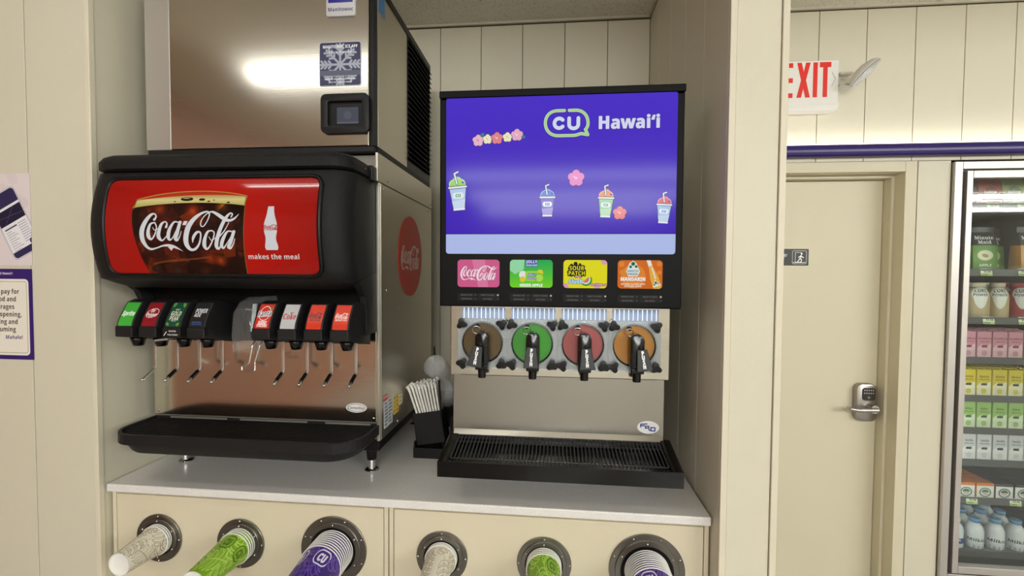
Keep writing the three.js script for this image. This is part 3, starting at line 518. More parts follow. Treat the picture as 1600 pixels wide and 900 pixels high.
  const trayOut = plan([[0.972, -1.300, -0.585, -1.222, -1.40, 0.075], [0.978, -1.305, -0.575, -1.216, -1.40, 0.08], [1.028, -1.324, -0.549, -1.193, -1.3735, 0.085], [rimY, -1.326, -0.548, -1.191, -1.3735, 0.086]], { top: false, crease: 0.5 });
  const trayIn = plan([[1.004, -1.312, -0.562, -1.207, -1.372, 0.072], [1.0045, -1.312, -0.562, -1.207, -1.372, 0.072]], {});
  const rimShape = new THREE.Shape(), outline = (xl, xr, zf, zb, r) => { const o = []; o.push([xl, zb]); for (let i = 0; i <= 8; i++) { const a = Math.PI - i * Math.PI / 16; o.push([xl + r + Math.cos(a) * r, zf - r + Math.sin(a) * r]); } for (let i = 0; i <= 8; i++) { const a = Math.PI / 2 - i * Math.PI / 16; o.push([xr - r + Math.cos(a) * r, zf - r + Math.sin(a) * r]); } o.push([xr, zb]); return o.map(([x, z]) => new THREE.Vector2(x, -z)); };
  rimShape.setFromPoints(outline(-1.326, -0.548, -1.191, -1.3735, 0.086)); rimShape.holes.push(new THREE.Path(outline(-1.317, -0.557, -1.200, -1.366, 0.077)));
  const tray = part(t, 'drip_tray', join([trayOut, trayIn, metric(new THREE.ExtrudeGeometry(rimShape, { depth: 0.030, bevelEnabled: false }).rotateX(-Math.PI / 2).translate(0, rimY - 0.030, 0))]), M.darkGrey);
  for (let i = 0; i < 13; i++) { const z = -1.356 + i * 0.0118, k = Math.max(0, (z + 1.277) / 0.077), cut = 0.077 * (1 - Math.sqrt(Math.max(0, 1 - k * k))); part(tray, 'grate_bar', box(0.748 - 2 * cut, 0.0035, 0.0042, 0.0012), M.black, [-0.937, rimY - 0.006, z]); }
  for (const x of [-1.02, -0.94, -0.86]) part(tray, 'grate_rib', box(0.004, 0.003, 0.150), M.black, [x, rimY - 0.0095, -1.285]);
  for (const [x, w] of [[-1.16, 0.2], [-0.90, 0.23], [-0.65, 0.15]]) part(tray, 'tray_clip', box(w, 0.006, 0.003, 0.001), M.panelGrey, [x, rimY + 0.001, -1.3585]);
  const foot = lathe([[0, 0], [0.0225, 0], [0.0225, 0.004], [0.016, 0.0075], [0.0125, 0.0085], [0.0125, 0.036], [0.0165, 0.0365], [0.0215, 0.100], [0, 0.100]], 20);
  for (const [x, z] of [[-0.602, -1.432], [-1.272, -1.432], [-0.602, -1.90], [-1.272, -1.90]]) {
    const f = part(t, 'foot', lathe([[0, 0], [0.0155, 0], [0.0205, 0.062], [0, 0.062]], 18), M.black, [x, 0.8975, z]);
    part(f, 'foot_pad', lathe([[0, 0], [0.0225, 0], [0.0225, 0.004], [0.016, 0.0075], [0, 0.0075]], 20), M.chrome, [x, 0.8602, z]);
    part(f, 'foot_stem', cyl(0.0122, 0.0122, 0.030, 18), M.chrome, [x, 0.8825, z]);
  }
  // maker's oval, round side sign, side stickers
  part(t, 'maker_oval', oval(0.068, 0.030, 0.0012), printed(print(256, 112, (x) => { x.fillStyle = '#f0efec'; x.fillRect(0, 0, 256, 112); x.strokeStyle = '#2d2b2b'; x.lineWidth = 5; x.beginPath(); x.ellipse(128, 56, 112, 42, 0, 0, 7); x.stroke(); words(x, 'Cornelius', 128, 56, 44, '#262424', { font: 'serif', skew: 0.35, squeeze: 0.95 }); }), 0.3), [-0.622, 1.090, -1.3588]);
  part(t, 'round_sign', oval(0.275, 0.300, 0.0015), printed(print(512, 512, (x) => { x.fillStyle = '#c8362a'; x.fillRect(0, 0, 512, 512); colaScript(x, 254, 266, 400, '#e9dcd4'); }), 0.35), [-0.5430, 1.581, -1.662], [0, Math.PI / 2, 0]).userData.label = 'round red sign with white cola script';
  const note = (w, h, c, rows, z, y, red) => part(t, 'side_sticker', card(w, h, 0.0006, 0.002), printed(print(128, Math.round(128 * h / w), (x, W, H) => { x.fillStyle = c; x.fillRect(0, 0, W, H); x.fillStyle = red || '#4b4b50'; for (let i = 0; i < rows; i++) for (let k = 0; k < 2; k++) { x.globalAlpha = 0.75; x.fillRect(8 + k * 60, 8 + i * (H - 12) / rows, 30 + rnd() * 20, (H / rows) * 0.45); } }), 0.4), [-0.5442, y, z], [0, Math.PI / 2, 0]);
  note(0.075, 0.088, '#c8ccd2', 7, -1.432, 1.056); note(0.036, 0.018, '#c43a35', 1, -1.405, 1.112, '#e9d9d6'); note(0.046, 0.062, '#d9b23a', 4, -1.505, 1.062, '#8a6a1c'); note(0.036, 0.046, '#d8d4c4', 3, -1.552, 1.072, '#b98a2a');
}

// ---------------------------------------------------------------- slush machine
{
  const t = thing('slush_machine', 'steel four-barrel slush machine with a purple lit poster on top', 'slush machine', [0.01, 0.86, -1.65]);
  const X0 = -0.318, X1 = 0.340, cx = 0.0105;
  part(t, 'body', span(X0 + 0.002, X1 - 0.004, 0.965, 1.60, -2.12, -1.404, 0.004), M.steelUp);
  part(t, 'splash_panel', span(X0, X1 - 0.003, 1.012, 1.199, -1.4035, -1.396, 0.002), M.steelUp);
  part(t, 'splash_ledge', side([[-1.403, 1.010], [-1.386, 1.010], [-1.396, 1.024], [-1.403, 1.026]], 0.648, 0.001), M.steelSide, [cx - 0.001, 0, 0]);
  part(t, 'barrel_panel', span(X0, X1, 1.2065, 1.432, -1.4035, -1.352, 0.004), M.steel);
  // topper
  const tx0 = -0.330, tx1 = 0.348;
  part(t, 'topper_case', span(tx0, tx1, 1.424, 2.014, -1.395, -1.2725, 0.004), M.blackSatin);
  part(t, 'topper_cap', span(tx0 - 0.001, tx1 + 0.001, 2.0145, 2.035, -1.397, -1.266, 0.003), M.blackSatin);
  const poster = print(1536, 1060, (x, w, h) => {
    fit(x, 117, 92, 1283, 893, w, h);
    x.fillStyle = '#4a2fc9'; x.fillRect(100, 80, 1200, 820);
    const g = x.createLinearGradient(0, 90, 0, 790); g.addColorStop(0, '#4f33cf'); g.addColorStop(1, '#4526bd'); x.fillStyle = g; x.fillRect(100, 80, 1200, 712);
    x.fillStyle = '#b4c3f2'; x.fillRect(100, 792, 1200, 110); x.fillStyle = '#2b1c6e'; x.fillRect(100, 788, 1200, 4);
    // speech-bubble mark
    x.lineCap = x.lineJoin = 'round';
    const bubble = () => { x.beginPath(); x.moveTo(726, 171); x.lineTo(690, 171); x.bezierCurveTo(640, 173, 630, 210, 630, 232); x.bezierCurveTo(632, 270, 655, 294, 695, 296); x.lineTo(770, 296); x.bezierCurveTo(795, 296, 805, 286, 814, 288); x.lineTo(844, 294); x.lineTo(832, 268); x.bezierCurveTo(842, 258, 846, 244, 844, 228); x.bezierCurveTo(840, 192, 815, 172, 785, 171); x.lineTo(750, 171); };
    bubble(); x.strokeStyle = '#2c1c80'; x.lineWidth = 20; x.stroke(); bubble(); x.strokeStyle = '#d9eccb'; x.lineWidth = 16; x.stroke(); bubble(); x.strokeStyle = '#a5dc8b'; x.lineWidth = 9; x.stroke();
    const round = (f, c, wd) => { f(); x.strokeStyle = '#2c1c80'; x.lineWidth = wd + 4; x.stroke(); f(); x.strokeStyle = c; x.lineWidth = wd; x.stroke(); };
    round(() => { x.beginPath(); x.arc(700, 234, 24, -0.75, 0.75, true); }, '#d9e6fb', 19);
    round(() => { x.beginPath(); x.moveTo(750, 210); x.lineTo(750, 240); x.bezierCurveTo(750, 268, 796, 268, 796, 240); x.lineTo(796, 210); }, '#d9e6fb', 19);
    words(x, 'Hawai‘i', 1047, 236, 86, '#dfe2fb', { stroke: 4, edge: '#2c1c80', edgeW: 4, squeeze: 1.03 });
    // hibiscus flowers
    const flower = (X, Y, s, c, d) => { for (let k = 0; k < 5; k++) { const a = k * 1.2566 - 1.57; x.fillStyle = c; x.strokeStyle = '#3a2a4a'; x.lineWidth = 3; x.beginPath(); x.ellipse(X + Math.cos(a) * s * 0.55, Y + Math.sin(a) * s * 0.55, s * 0.46, s * 0.46, 0, 0, 7); x.stroke(); } for (let k = 0; k < 5; k++) { const a = k * 1.2566 - 1.57; x.fillStyle = c; x.beginPath(); x.ellipse(X + Math.cos(a) * s * 0.55, Y + Math.sin(a) * s * 0.55, s * 0.46, s * 0.46, 0, 0, 7); x.fill(); } x.strokeStyle = d; x.lineWidth = s * 0.11; x.beginPath(); x.moveTo(X, Y); x.lineTo(X - s * 0.35, Y - s * 0.25); x.stroke(); x.fillStyle = d; x.beginPath(); x.arc(X, Y, s * 0.14, 0, 7); x.fill(); };
    x.fillStyle = '#3d8f7a'; for (const [X, Y, a] of [[306, 284, -0.6], [516, 296, 0.5]]) { x.beginPath(); x.ellipse(X, Y, 14, 8, a, 0, 7); x.fill(); }
    flower(285, 312, 30, '#f0bfd3', '#e0789e'); flower(334, 306, 25, '#f6f0cf', '#e5cf5a'); flower(383, 302, 31, '#ea8b92', '#f7d9df'); flower(437, 298, 25, '#f6f0cf', '#e5cf5a'); flower(486, 288, 31, '#eeb4cf', '#fbe3ee');
    flower(788, 510, 42, '#ee8fd0', '#fbd3ea'); flower(1008, 687, 34, '#f08a8c', '#fbd3d3');
    // cups of slush
    const slush = (X, Y, s, top, body, mark, tilt) => {
      x.save(); x.translate(X, Y); x.rotate(tilt); x.scale(s, s); x.strokeStyle = '#332a55'; x.lineWidth = 3;
      x.fillStyle = body; x.beginPath(); x.moveTo(-46, -40); x.lineTo(46, -40); x.lineTo(30, 78); x.lineTo(-30, 78); x.closePath(); x.fill(); x.stroke();
      x.fillStyle = top; x.beginPath(); x.arc(-22, -62, 24, 0, 7); x.arc(20, -62, 24, 0, 7); x.arc(0, -74, 26, 0, 7); x.fill();
      x.strokeStyle = 'rgba(230,238,250,0.8)'; x.beginPath(); x.arc(0, -46, 44, Math.PI, 0); x.stroke(); x.fillStyle = '#eef2fb'; x.strokeStyle = '#332a55'; x.beginPath(); x.roundRect(-52, -50, 104, 13, 6); x.fill(); x.stroke();
      x.lineWidth = 13; x.strokeStyle = '#332a55'; const straw = () => { x.beginPath(); x.moveTo(-2, -62); x.lineTo(-12, -116); x.lineTo(8, -124); x.stroke(); }; straw(); x.lineWidth = 8; x.strokeStyle = '#eef0f6'; straw();
      x.fillStyle = '#edf3fb'; x.beginPath(); x.roundRect(-30, -16, 60, 32, 14); x.fill(); words(x, 'CU', 0, 1, 22, mark, { stroke: 1 });
      x.fillStyle = 'rgba(255,255,255,0.35)'; x.beginPath(); x.moveTo(-38, 30); x.lineTo(38, 20); x.lineTo(30, 76); x.lineTo(-28, 76); x.fill(); x.fillStyle = '#f4f6fb'; x.fillRect(-31, 68, 62, 10); x.restore();
    };
    slush(181, 592, 0.98, '#9edb62', '#b9d4f3', '#4a9a3a', -0.08); slush(644, 640, 0.80, '#5b7fd8', '#7a6fd0', '#433a9c', 0); slush(938, 646, 0.80, '#e9975c', '#9fd7a0', '#3c8b46', 0.04); slush(1224, 680, 0.76, '#e0636b', '#a9c9ee', '#3a6fa8', 0.06);
  });
  part(t, 'lightbox_poster', card(0.640, 0.441, 0.002, 0.008), lit(poster, 0.74, 0.12), [0.0085, 1.7955, -1.2705]).userData.label = 'purple lit poster with a green speech-bubble mark';
  const flav = [
    ['pink lit card with white cola script', (x) => { x.fillStyle = '#dd6294'; x.fillRect(0, 0, 320, 208); x.fillStyle = '#e882a9'; x.beginPath(); x.moveTo(110, 0); x.lineTo(210, 0); x.lineTo(236, 208); x.lineTo(160, 208); x.fill(); colaScript(x, 162, 102, 278, '#fff4f8'); }],
    ['green lit apple flavour card', (x) => { const g = x.createLinearGradient(0, 0, 0, 208); g.addColorStop(0, '#24b45a'); g.addColorStop(1, '#7fe024'); x.fillStyle = g; x.fillRect(0, 0, 320, 208); x.fillStyle = '#9fe8b0'; x.beginPath(); x.moveTo(0, 0); x.lineTo(110, 0); x.lineTo(105, 70); x.lineTo(40, 110); x.lineTo(0, 80); x.fill(); words(x, 'JOLLY', 164, 14, 30, '#ffffff', { edge: '#2a50b0', edgeW: 12 }); words(x, 'RANCHER', 164, 40, 18, '#ffffff', { edge: '#2a50b0', edgeW: 8 }); x.fillStyle = '#f2f6f0'; x.beginPath(); x.arc(98, 112, 30, 0, 7); x.fill(); x.fillStyle = '#ecd53a'; x.beginPath(); x.arc(96, 146, 22, 0, 7); x.arc(226, 96, 24, 0, 7); x.fill(); x.fillStyle = '#a4e24a'; x.beginPath(); x.roundRect(116, 84, 100, 76, 16); x.fill(); x.fillStyle = '#7ccf2c'; x.beginPath(); x.arc(220, 136, 37, 0, 7); x.fill(); x.fillStyle = '#b6ec55'; x.beginPath(); x.arc(220, 136, 28, 0, 7); x.fill(); words(x, 'JOLLY', 166, 110, 20, '#ffffff', { edge: '#2a50b0', edgeW: 7 }); words(x, 'RANCHER', 164, 136, 15, '#ffffff', { edge: '#2a50b0', edgeW: 6 }); words(x, 'GREEN APPLE', 160, 190, 29, '#ffffff', { squeeze: 0.92, stroke: 2 }); }],
    ['yellow lit sour slush flavour card', (x) => { x.fillStyle = '#f2ea12'; x.fillRect(0, 0, 320, 208); x.fillStyle = '#e9a6c0'; for (const [X, Y, r] of [[300, 8, 26], [6, 206, 34], [250, 190, 24]]) { x.beginPath(); x.arc(X, Y, r, 0, 7); x.fill(); } x.fillStyle = '#151210'; for (let k = 0; k < 11; k++) { const a = k * 0.57; x.beginPath(); x.arc(98 + Math.cos(a) * 58, 76 + Math.sin(a) * 48, 9 + (k % 3) * 3, 0, 7); x.fill(); } words(x, 'SOUR', 98, 60, 44, '#f2ea12', { edge: '#151210', edgeW: 16, squeeze: 0.95 }); words(x, 'PATCH', 98, 98, 42, '#f2ea12', { edge: '#151210', edgeW: 16, squeeze: 0.95 }); words(x, 'KIDS', 108, 124, 19, '#f3dce0', { edge: '#a0485a', edgeW: 6 }); words(x, 'Slush', 92, 160, 42, '#e9f4fb', { edge: '#58a6d8', edgeW: 8, skew: 0.15 }); x.fillStyle = '#3f9e3c'; x.beginPath(); x.arc(168, 148, 44, -0.6, 2.4); x.fill(); x.fillStyle = '#e6f1cf'; x.beginPath(); x.arc(166, 145, 34, -0.6, 2.4); x.fill(); x.fillStyle = '#d9798c'; x.beginPath(); x.arc(164, 142, 26, -0.6, 2.4); x.fill(); words(x, 'WATERMELON', 262, 182, 20, '#f3dce0', { edge: '#9a4a5e', edgeW: 6, squeeze: 0.9 }); }],
    ['orange lit mandarin flavour card', (x) => { x.fillStyle = '#e2701c'; x.fillRect(0, 0, 320, 208); x.fillStyle = '#ee8f33'; for (const [X, Y, r] of [[28, 30, 20], [296, 26, 18], [112, 118, 88], [30, 88, 18], [296, 90, 16]]) { x.beginPath(); x.arc(X, Y, r, 0, 7); x.fill(); } x.fillStyle = '#eef1ee'; x.beginPath(); x.moveTo(110, 2); x.lineTo(134, 20); x.lineTo(160, 84); x.lineTo(150, 100); x.lineTo(144, 118); x.lineTo(74, 118); x.lineTo(70, 100); x.lineTo(58, 84); x.lineTo(84, 20); x.fill(); x.fillStyle = '#1f6e42'; for (const [X, Y, r] of [[110, 26, 14], [92, 48, 10], [132, 46, 10]]) { x.beginPath(); x.arc(X, Y, r, 0, 7); x.fill(); } words(x, 'JARRITOS', 108, 78, 20, '#3f7f96', { squeeze: 0.95 }); words(x, 'FREEZE', 108, 102, 22, '#3f6f86', { squeeze: 0.95 }); words(x, 'MANDARIN', 110, 139, 36, '#ffffff', { squeeze: 0.92, stroke: 2 }); words(x, 'NATURAL FLAVOR SODA', 110, 174, 18, '#fff2e6', { squeeze: 0.85 }); words(x, 'WITH REAL SUGAR', 110, 191, 17, '#fff2e6', { squeeze: 0.85 }); x.save(); x.translate(256, 110); x.rotate(-0.32); x.fillStyle = '#f2b64a'; x.beginPath(); x.moveTo(-12, -80); x.lineTo(12, -80); x.lineTo(30, 20); x.lineTo(30, 120); x.lineTo(-30, 120); x.lineTo(-30, 20); x.fill(); x.fillStyle = '#f7f3ea'; x.fillRect(-14, -120, 28, 50); x.fillRect(2, -60, 9, 90); x.beginPath(); x.moveTo(0, 34); x.lineTo(32, 84); x.lineTo(-30, 84); x.fill(); x.fillStyle = '#1f6e42'; x.beginPath(); x.arc(0, 56, 9, 0, 7); x.arc(-13, 68, 6, 0, 7); x.arc(13, 68, 6, 0, 7); x.fill(); x.restore(); }],
  ];
  const statusTex = print(512, 96, (x) => { x.fillStyle = '#181717'; x.fillRect(0, 0, 512, 96); const f = (s, X, Y, W, on) => { x.fillStyle = '#2a2929'; x.strokeStyle = '#3c3a3a'; x.lineWidth = 2; x.beginPath(); x.roundRect(X, Y, W, 38, 9); x.fill(); x.stroke(); words(x, s, X + W / 2 - 8, Y + 20, 25, '#8d8a86', { squeeze: 0.86 }); x.fillStyle = on ? '#fffbe0' : '#a5a29c'; x.beginPath(); x.arc(X + W - 14, Y + 19, on ? 11 : 5, 0, 7); x.fill(); }; f('PRODUCT OUT', 4, 4, 232, 0); f('READY TO SERVE', 250, 4, 258, 1); f('DEFROSTING', 4, 52, 232, 0); f('NOT READY', 250, 52, 258, 0); });
  const FX = [-0.2165, -0.0655, 0.0855, 0.2355];
  const hub = std({ color: 0x060606, roughness: 0.14 });
  const slushColor = [0x73501c, 0x36b810, 0xd2545e, 0xe48f04], slushName = ['brown', 'green', 'pink', 'orange'];
  const knobShape = new THREE.Shape(); for (let k = 0; k <= 48; k++) { const a = k / 48 * Math.PI * 2, r = 0.0122 + 0.0036 * Math.cos(3 * a); k ? knobShape.lineTo(Math.cos(a) * r, Math.sin(a) * r) : knobShape.moveTo(Math.cos(a) * r, Math.sin(a) * r); }
  const knob = toCreasedNormals(new THREE.ExtrudeGeometry(knobShape, { depth: 0.010, bevelEnabled: true, bevelSize: 0.0018, bevelThickness: 0.0018, bevelSegments: 2 }), 0.6);
  const tapBody = toCreasedNormals(new THREE.ExtrudeGeometry(roundShape(0.034, 0.104, 0.017), { depth: 0.026, bevelEnabled: true, bevelSize: 0.003, bevelThickness: 0.005, bevelSegments: 3, curveSegments: 10 }), 0.6);
  const hs = new THREE.Shape([[-0.0125, 0], [0.0125, 0], [0.021, -0.058], [-0.021, -0.058]].map(([x, y]) => new THREE.Vector2(x, y)));
  const handleGeo = planar(new THREE.ExtrudeGeometry(hs, { depth: 0.006, bevelEnabled: true, bevelSize: 0.0015, bevelThickness: 0.0015, bevelSegments: 1 }), 0.048, 0.122);
  const pushMat = printed(print(192, 488, (x, w, h) => { x.fillStyle = '#0d0d0e'; x.fillRect(0, 0, w, h); ['P', 'U', 'S', 'H'].forEach((c, i) => words(x, c, 97, 278 + i * 51, 60, '#fafafa', { stroke: 5, squeeze: 0.85 })); }), 0.45);
  const faceMat = phys({ color: 0xf2f5f8, transmission: 0.8, roughness: 0.12, ior: 1.45, thickness: 0 });
  const plate = new THREE.ExtrudeGeometry((() => { const s = roundShape(0.148, 0.150, 0.016), h = new THREE.Path(); h.absarc(0, 0, 0.063, 0, Math.PI * 2, true); s.holes.push(h); return s; })(), { depth: 0.010, bevelEnabled: true, bevelSize: 0.0015, bevelThickness: 0.0015, bevelSegments: 1, curveSegments: 24 });
  const strip = card(0.133, 0.034, 0.003, 0.002), bar = box(0.0022, 0.032, 0.002);
  const whiteLed = glow(0xdfeaff, 1.2), stripMat = phys({ color: 0x8e9bb0, roughness: 0.3 });
  FX.forEach((x, i) => {
    const y = 1.3095;
    part(t, 'flavour_sign', card(0.121, 0.0785, 0.002, 0.010), lit(print(320, 208, flav[i][1]), 0.66, 0.2), [[-0.217, -0.066, 0.085, 0.235][i], 1.519, -1.2705]).userData.label = flav[i][0];
    part(t, 'status_light_label', card(0.121, 0.022, 0.0008, 0.002), lit(statusTex, 0.42, 0.4), [[-0.217, -0.066, 0.085, 0.236][i], 1.4515, -1.2712]);
    const led = part(t, 'led_panel', strip, stripMat, [x + 0.003, 1.399, -1.3485]);
    for (let k = 0; k < 10; k++) part(led, 'led_light', bar, whiteLed, [x + 0.003 - 0.060 + k * 0.0133, 1.399, -1.3472]);
    const f = part(t, 'faceplate', plate, faceMat, [x + 0.0, 1.307, -1.350]);
    f.userData.label = `clear faceplate over ${slushName[i]} slush`;
    part(f, 'slush', new THREE.CircleGeometry(0.0605, 48), std({ color: slushColor[i], roughness: 0.28 }), [x, y, -1.3500]);
    part(f, 'window_seal', new THREE.TorusGeometry(0.0610, 0.0024, 10, 60), hub, [x, y, -1.3455]);
    part(f, 'clear_ring', new THREE.TorusGeometry(0.0675, 0.0042, 10, 60), M.clearHazy, [x, y, -1.338]);
    part(f, 'window', lathe([[0, 0.003], [0.060, 0.003], [0.060, 0], [0, 0]], 40).rotateX(Math.PI / 2), M.glass, [x, y, -1.3455]);
    for (const [dx, dy] of [[-1, 1], [1, 1], [-1, -1], [1, -1]]) part(f, 'knob', knob, M.black, [x + dx * 0.0605, 1.307 + dy * 0.0600, -1.3365], [0, 0, dx * dy * 0.6 + (dx < 0 ? 0.3 : 2.2)]);
    part(f, 'pull_ring', new THREE.TorusGeometry(0.0115, 0.0014, 8, 28), M.chrome, [x - 0.0165, 1.349, -1.333], [0.25, 0.1, 0]);
    part(f, 'ring_mount', cyl(0.006, 0.007, 0.012, 14).rotateX(Math.PI / 2), hub, [x - 0.0150, 1.3605, -1.338]);
    const tap = part(t, 'tap', tapBody, hub, [x + 0.0035, 1.292, -1.3375]);
    part(tap, 'spout', join([span(-0.019, 0.019, 1.233, 1.250, -1.333, -1.303, 0.004).translate(x + 0.0035, 0, 0), cyl(0.0125, 0.0115, 0.026, 20).translate(x + 0.0035, 1.222, -1.318)].map((g) => g)), hub);
    part(tap, 'pivot', new THREE.SphereGeometry(0.0065, 14, 10), M.darkGrey, [x + 0.0035 - 0.002 + i * 0.003, 1.3095, -1.302]);
    part(tap, 'push_handle', handleGeo, pushMat, [x - 0.005 + i * 0.006, 1.3035, -1.300], [-0.16, 0, [-0.16, -0.02, 0.06, 0.13][i]]);
  });
  // drip tray
  const y0 = 0.939, y1 = 0.981;
  part(t, 'drip_tray', join([
    side([[-1.395, 0.955], [-1.27, y0], [-1.240, y0], [-1.240, y1], [-1.252, y1 + 0.001], [-1.258, y1 - 0.004], [-1.395, 0.985]], 0.684, 0.001).translate(0.0135, 0, 0),
    side([[-1.395, 0.98], [-1.242, 0.975], [-1.242, y1], [-1.388, 1.010], [-1.395, 1.010]], 0.030, 0.002).translate(-0.3125, 0, 0),
    side([[-1.395, 0.98], [-1.242, 0.975], [-1.242, y1], [-1.388, 1.012], [-1.395, 1.012]], 0.030, 0.002).translate(0.3395, 0, 0),
    span(-0.328, 0.355, 0.99, 1.0105, -1.3955, -1.381, 0.002)]), M.blackGloss);
  const tray = t.children[t.children.length - 1], slatMat = std({ color: 0x2d2c2c, roughness: 0.3 });
  const slat = box(0.0036, 0.0045, 0.122, 0.001).rotateX(0.16);
  for (let i = 0; i < 54; i++) part(tray, 'grate_slat', slat, slatMat, [-0.283 + i * 0.01115, 0.9975, -1.3205]);
  const crossBar = box(0.612, 0.003, 0.004);
  for (const [z, y] of [[-1.378, 1.0045], [-1.355, 1.0005], [-1.262, 0.9865]]) part(tray, 'grate_rib', crossBar, slatMat, [0.0125, y - 0.002, z]);
  for (const x of [-0.294, 0.319]) part(tray, 'grate_rib', box(0.005, 0.005, 0.124, 0.001).rotateX(0.16), slatMat, [x, 0.9975, -1.3205]);
  part(t, 'maker_oval', oval(0.066, 0.039, 0.0012), printed(print(256, 152, (x) => { x.fillStyle = '#f3f3f4'; x.fillRect(0, 0, 256, 152); x.save(); x.strokeStyle = '#1c3288'; x.lineWidth = 13; x.lineJoin = x.lineCap = 'round'; x.beginPath(); x.moveTo(40, 74); x.lineTo(40, 40); x.lineTo(112, 34); x.moveTo(44, 58); x.lineTo(84, 56); x.moveTo(96, 88); x.lineTo(96, 62); x.lineTo(134, 60); x.lineTo(134, 82); x.lineTo(98, 84); x.moveTo(134, 82); x.lineTo(140, 108); x.lineTo(150, 112); x.moveTo(160, 80); x.lineTo(160, 116); x.lineTo(206, 116); x.lineTo(206, 76); x.lineTo(158, 76); x.stroke(); x.restore(); }), 0.3), [0.290, 1.051, -1.3945]).userData.label = 'white oval with blue maker letters';
  for (const x of [-0.28, 0.30]) for (const z of [-1.44, -2.05]) part(t, 'foot', lathe([[0, 0], [0.022, 0], [0.022, 0.006], [0.015, 0.012], [0.018, 0.104], [0, 0.104]], 18), M.black, [x, 0.8602, z]);
}

// ---------------------------------------------------------------- straw and lid holder between the machines
{
  const t = thing('straw_holder', 'black angled holder with paper straws between the two drinks machines', 'straw holder', [-0.435, 0.8602, -1.62]);
  part(t, 'base_tray', join([span(-0.495, -0.377, 0.8602, 0.866, -1.76, -1.540), span(-0.495, -0.377, 0.866, 0.897, -1.546, -1.540), span(-0.495, -0.490, 0.866, 0.915, -1.76, -1.547), span(-0.382, -0.377, 0.866, 0.915, -1.76, -1.547)]), M.black);
  part(t, 'upright', span(-0.3765, -0.372, 0.8605, 0.985, -1.70, -1.60, 0.001), M.black);
  const w = 0.104, h = 0.112, d = 0.075, k = 0.003;
  const bin = join([span(-w / 2, w / 2, 0, h, d / 2 - k, d / 2), span(-w / 2, w / 2, 0, h, -d / 2, -d / 2 + k), span(-w / 2, -w / 2 + k, 0, h, -d / 2, d / 2), span(w / 2 - k, w / 2, 0, h, -d / 2, d / 2), span(-w / 2, w / 2, 0, k, -d / 2, d / 2)]);
  part(t, 'straw_bin', bin, M.black, [-0.434, 0.905, -1.590], [-0.10, 0, 0.17]);
  part(t, 'lid_cradle', join([box(0.10, 0.004, 0.17).rotateX(0.62).translate(-0.428, 0.985, -1.73), span(-0.438, -0.418, 0.866, 0.98, -1.735, -1.715)]), M.black);
  part(t, 'straw_tube', join([ringPlate(0.016, 0.013, 0.14, 0).rotateX(-Math.PI / 2).translate(-0.462, 0.866, -1.745)]), M.black);
  // paper-wrapped straws
  const paper = [std({ color: 0xf1eee8, roughness: 0.7 }), std({ color: 0xe6e2da, roughness: 0.75 })];
  const sleeve = cyl(0.0037, 0.0037, 0.190, 10).translate(0, 0.095, 0), tip = join([box(0.0085, 0.022, 0.003, 0.001).rotateX(0.3).translate(0, 0.198, 0.002), box(0.008, 0.013, 0.004, 0.001).rotateX(0.9).rotateZ(0.4).translate(0.001, 0.206, 0.006)]);
  const proto = new THREE.Group(); { const a = new THREE.Mesh(sleeve, paper[0]); a.name = 'paper_sleeve'; const b = new THREE.Mesh(tip, paper[0]); b.name = 'paper_end'; proto.add(a, b); proto.traverse((o) => { o.castShadow = o.receiveShadow = true; }); }
  seed = 5;
  const binTurn = new THREE.Quaternion().setFromEuler(new THREE.Euler(-0.10, 0, 0.17));
  for (let r = 0; r < 4; r++) for (let c = 0; c < 9; c++) {
    const s = proto.clone(); s.name = numbered('wrapped_straw'); scene.add(s);
    const u = (c + 0.5 + (r % 2) * 0.5 - 0.25) / 9 - 0.5, v = (r + 0.5) / 4 - 0.5;
    s.position.set(0.009 + u * 0.071, 0.004 + rnd() * 0.012, v * 0.056).applyQuaternion(binTurn).add(new THREE.Vector3(-0.434, 0.905, -1.590));
    s.quaternion.setFromEuler(new THREE.Euler(v * 0.20, 0, 0.09 - u * 0.20)).premultiply(binTurn).multiply(new THREE.Quaternion().setFromAxisAngle(new THREE.Vector3(0, 1, 0), (rnd() - 0.5) * 0.4));
    s.children.forEach((m) => { m.material = paper[(c + r) % 2]; });
    tag(s, 'white paper-wrapped straw in the bundle standing in the black holder', 'straw', 'wrapped straws in the black holder');
  }
  const axis = new THREE.Vector3(-0.17, 0.60, 0.78).normalize(), turn = new THREE.Quaternion().setFromUnitVectors(new THREE.Vector3(0, 1, 0), axis);
  const lidMat = phys({ color: 0xffffff, transmission: 0.88, roughness: 0.18, ior: 1.45, thickness: 0 });
  const lp = new THREE.Group();
  for (const [n, g] of [['lid_top', lathe([[0, 0.002], [0.012, 0.002], [0.014, 0.004], [0.020, 0.004], [0.022, 0.0015], [0.036, 0.0015], [0.038, 0.005], [0.042, 0.005]], 36)], ['lid_rim', lathe([[0.042, 0.005], [0.0445, 0.003], [0.0445, -0.006], [0.0425, -0.006]], 36)]]) { const m = new THREE.Mesh(g, lidMat); m.name = n; m.castShadow = m.receiveShadow = true; lp.add(m); }
  for (const [sx, sy, sz, n, where] of [[-0.449, 1.168, -1.657, 6, 'upper stack behind the straws'], [-0.425, 1.070, -1.676, 6, 'lower stack beside the slush machine']])
    for (let i = 0; i < n; i++) {
      const l = lp.clone(); l.name = numbered('cup_cover'); scene.add(l); l.position.set(sx, sy, sz).addScaledVector(axis, -0.0118 * i); l.quaternion.copy(turn);
      tag(l, i ? `clear plastic cup lid, ${ORD[i]} from the front of the ${where}` : `frontmost clear plastic cup lid of the ${where}`, 'lid', 'clear cup lids in the holder');
    }
  const bs = cyl(0.004, 0.004, 0.36, 10).translate(0, 0.18, 0);
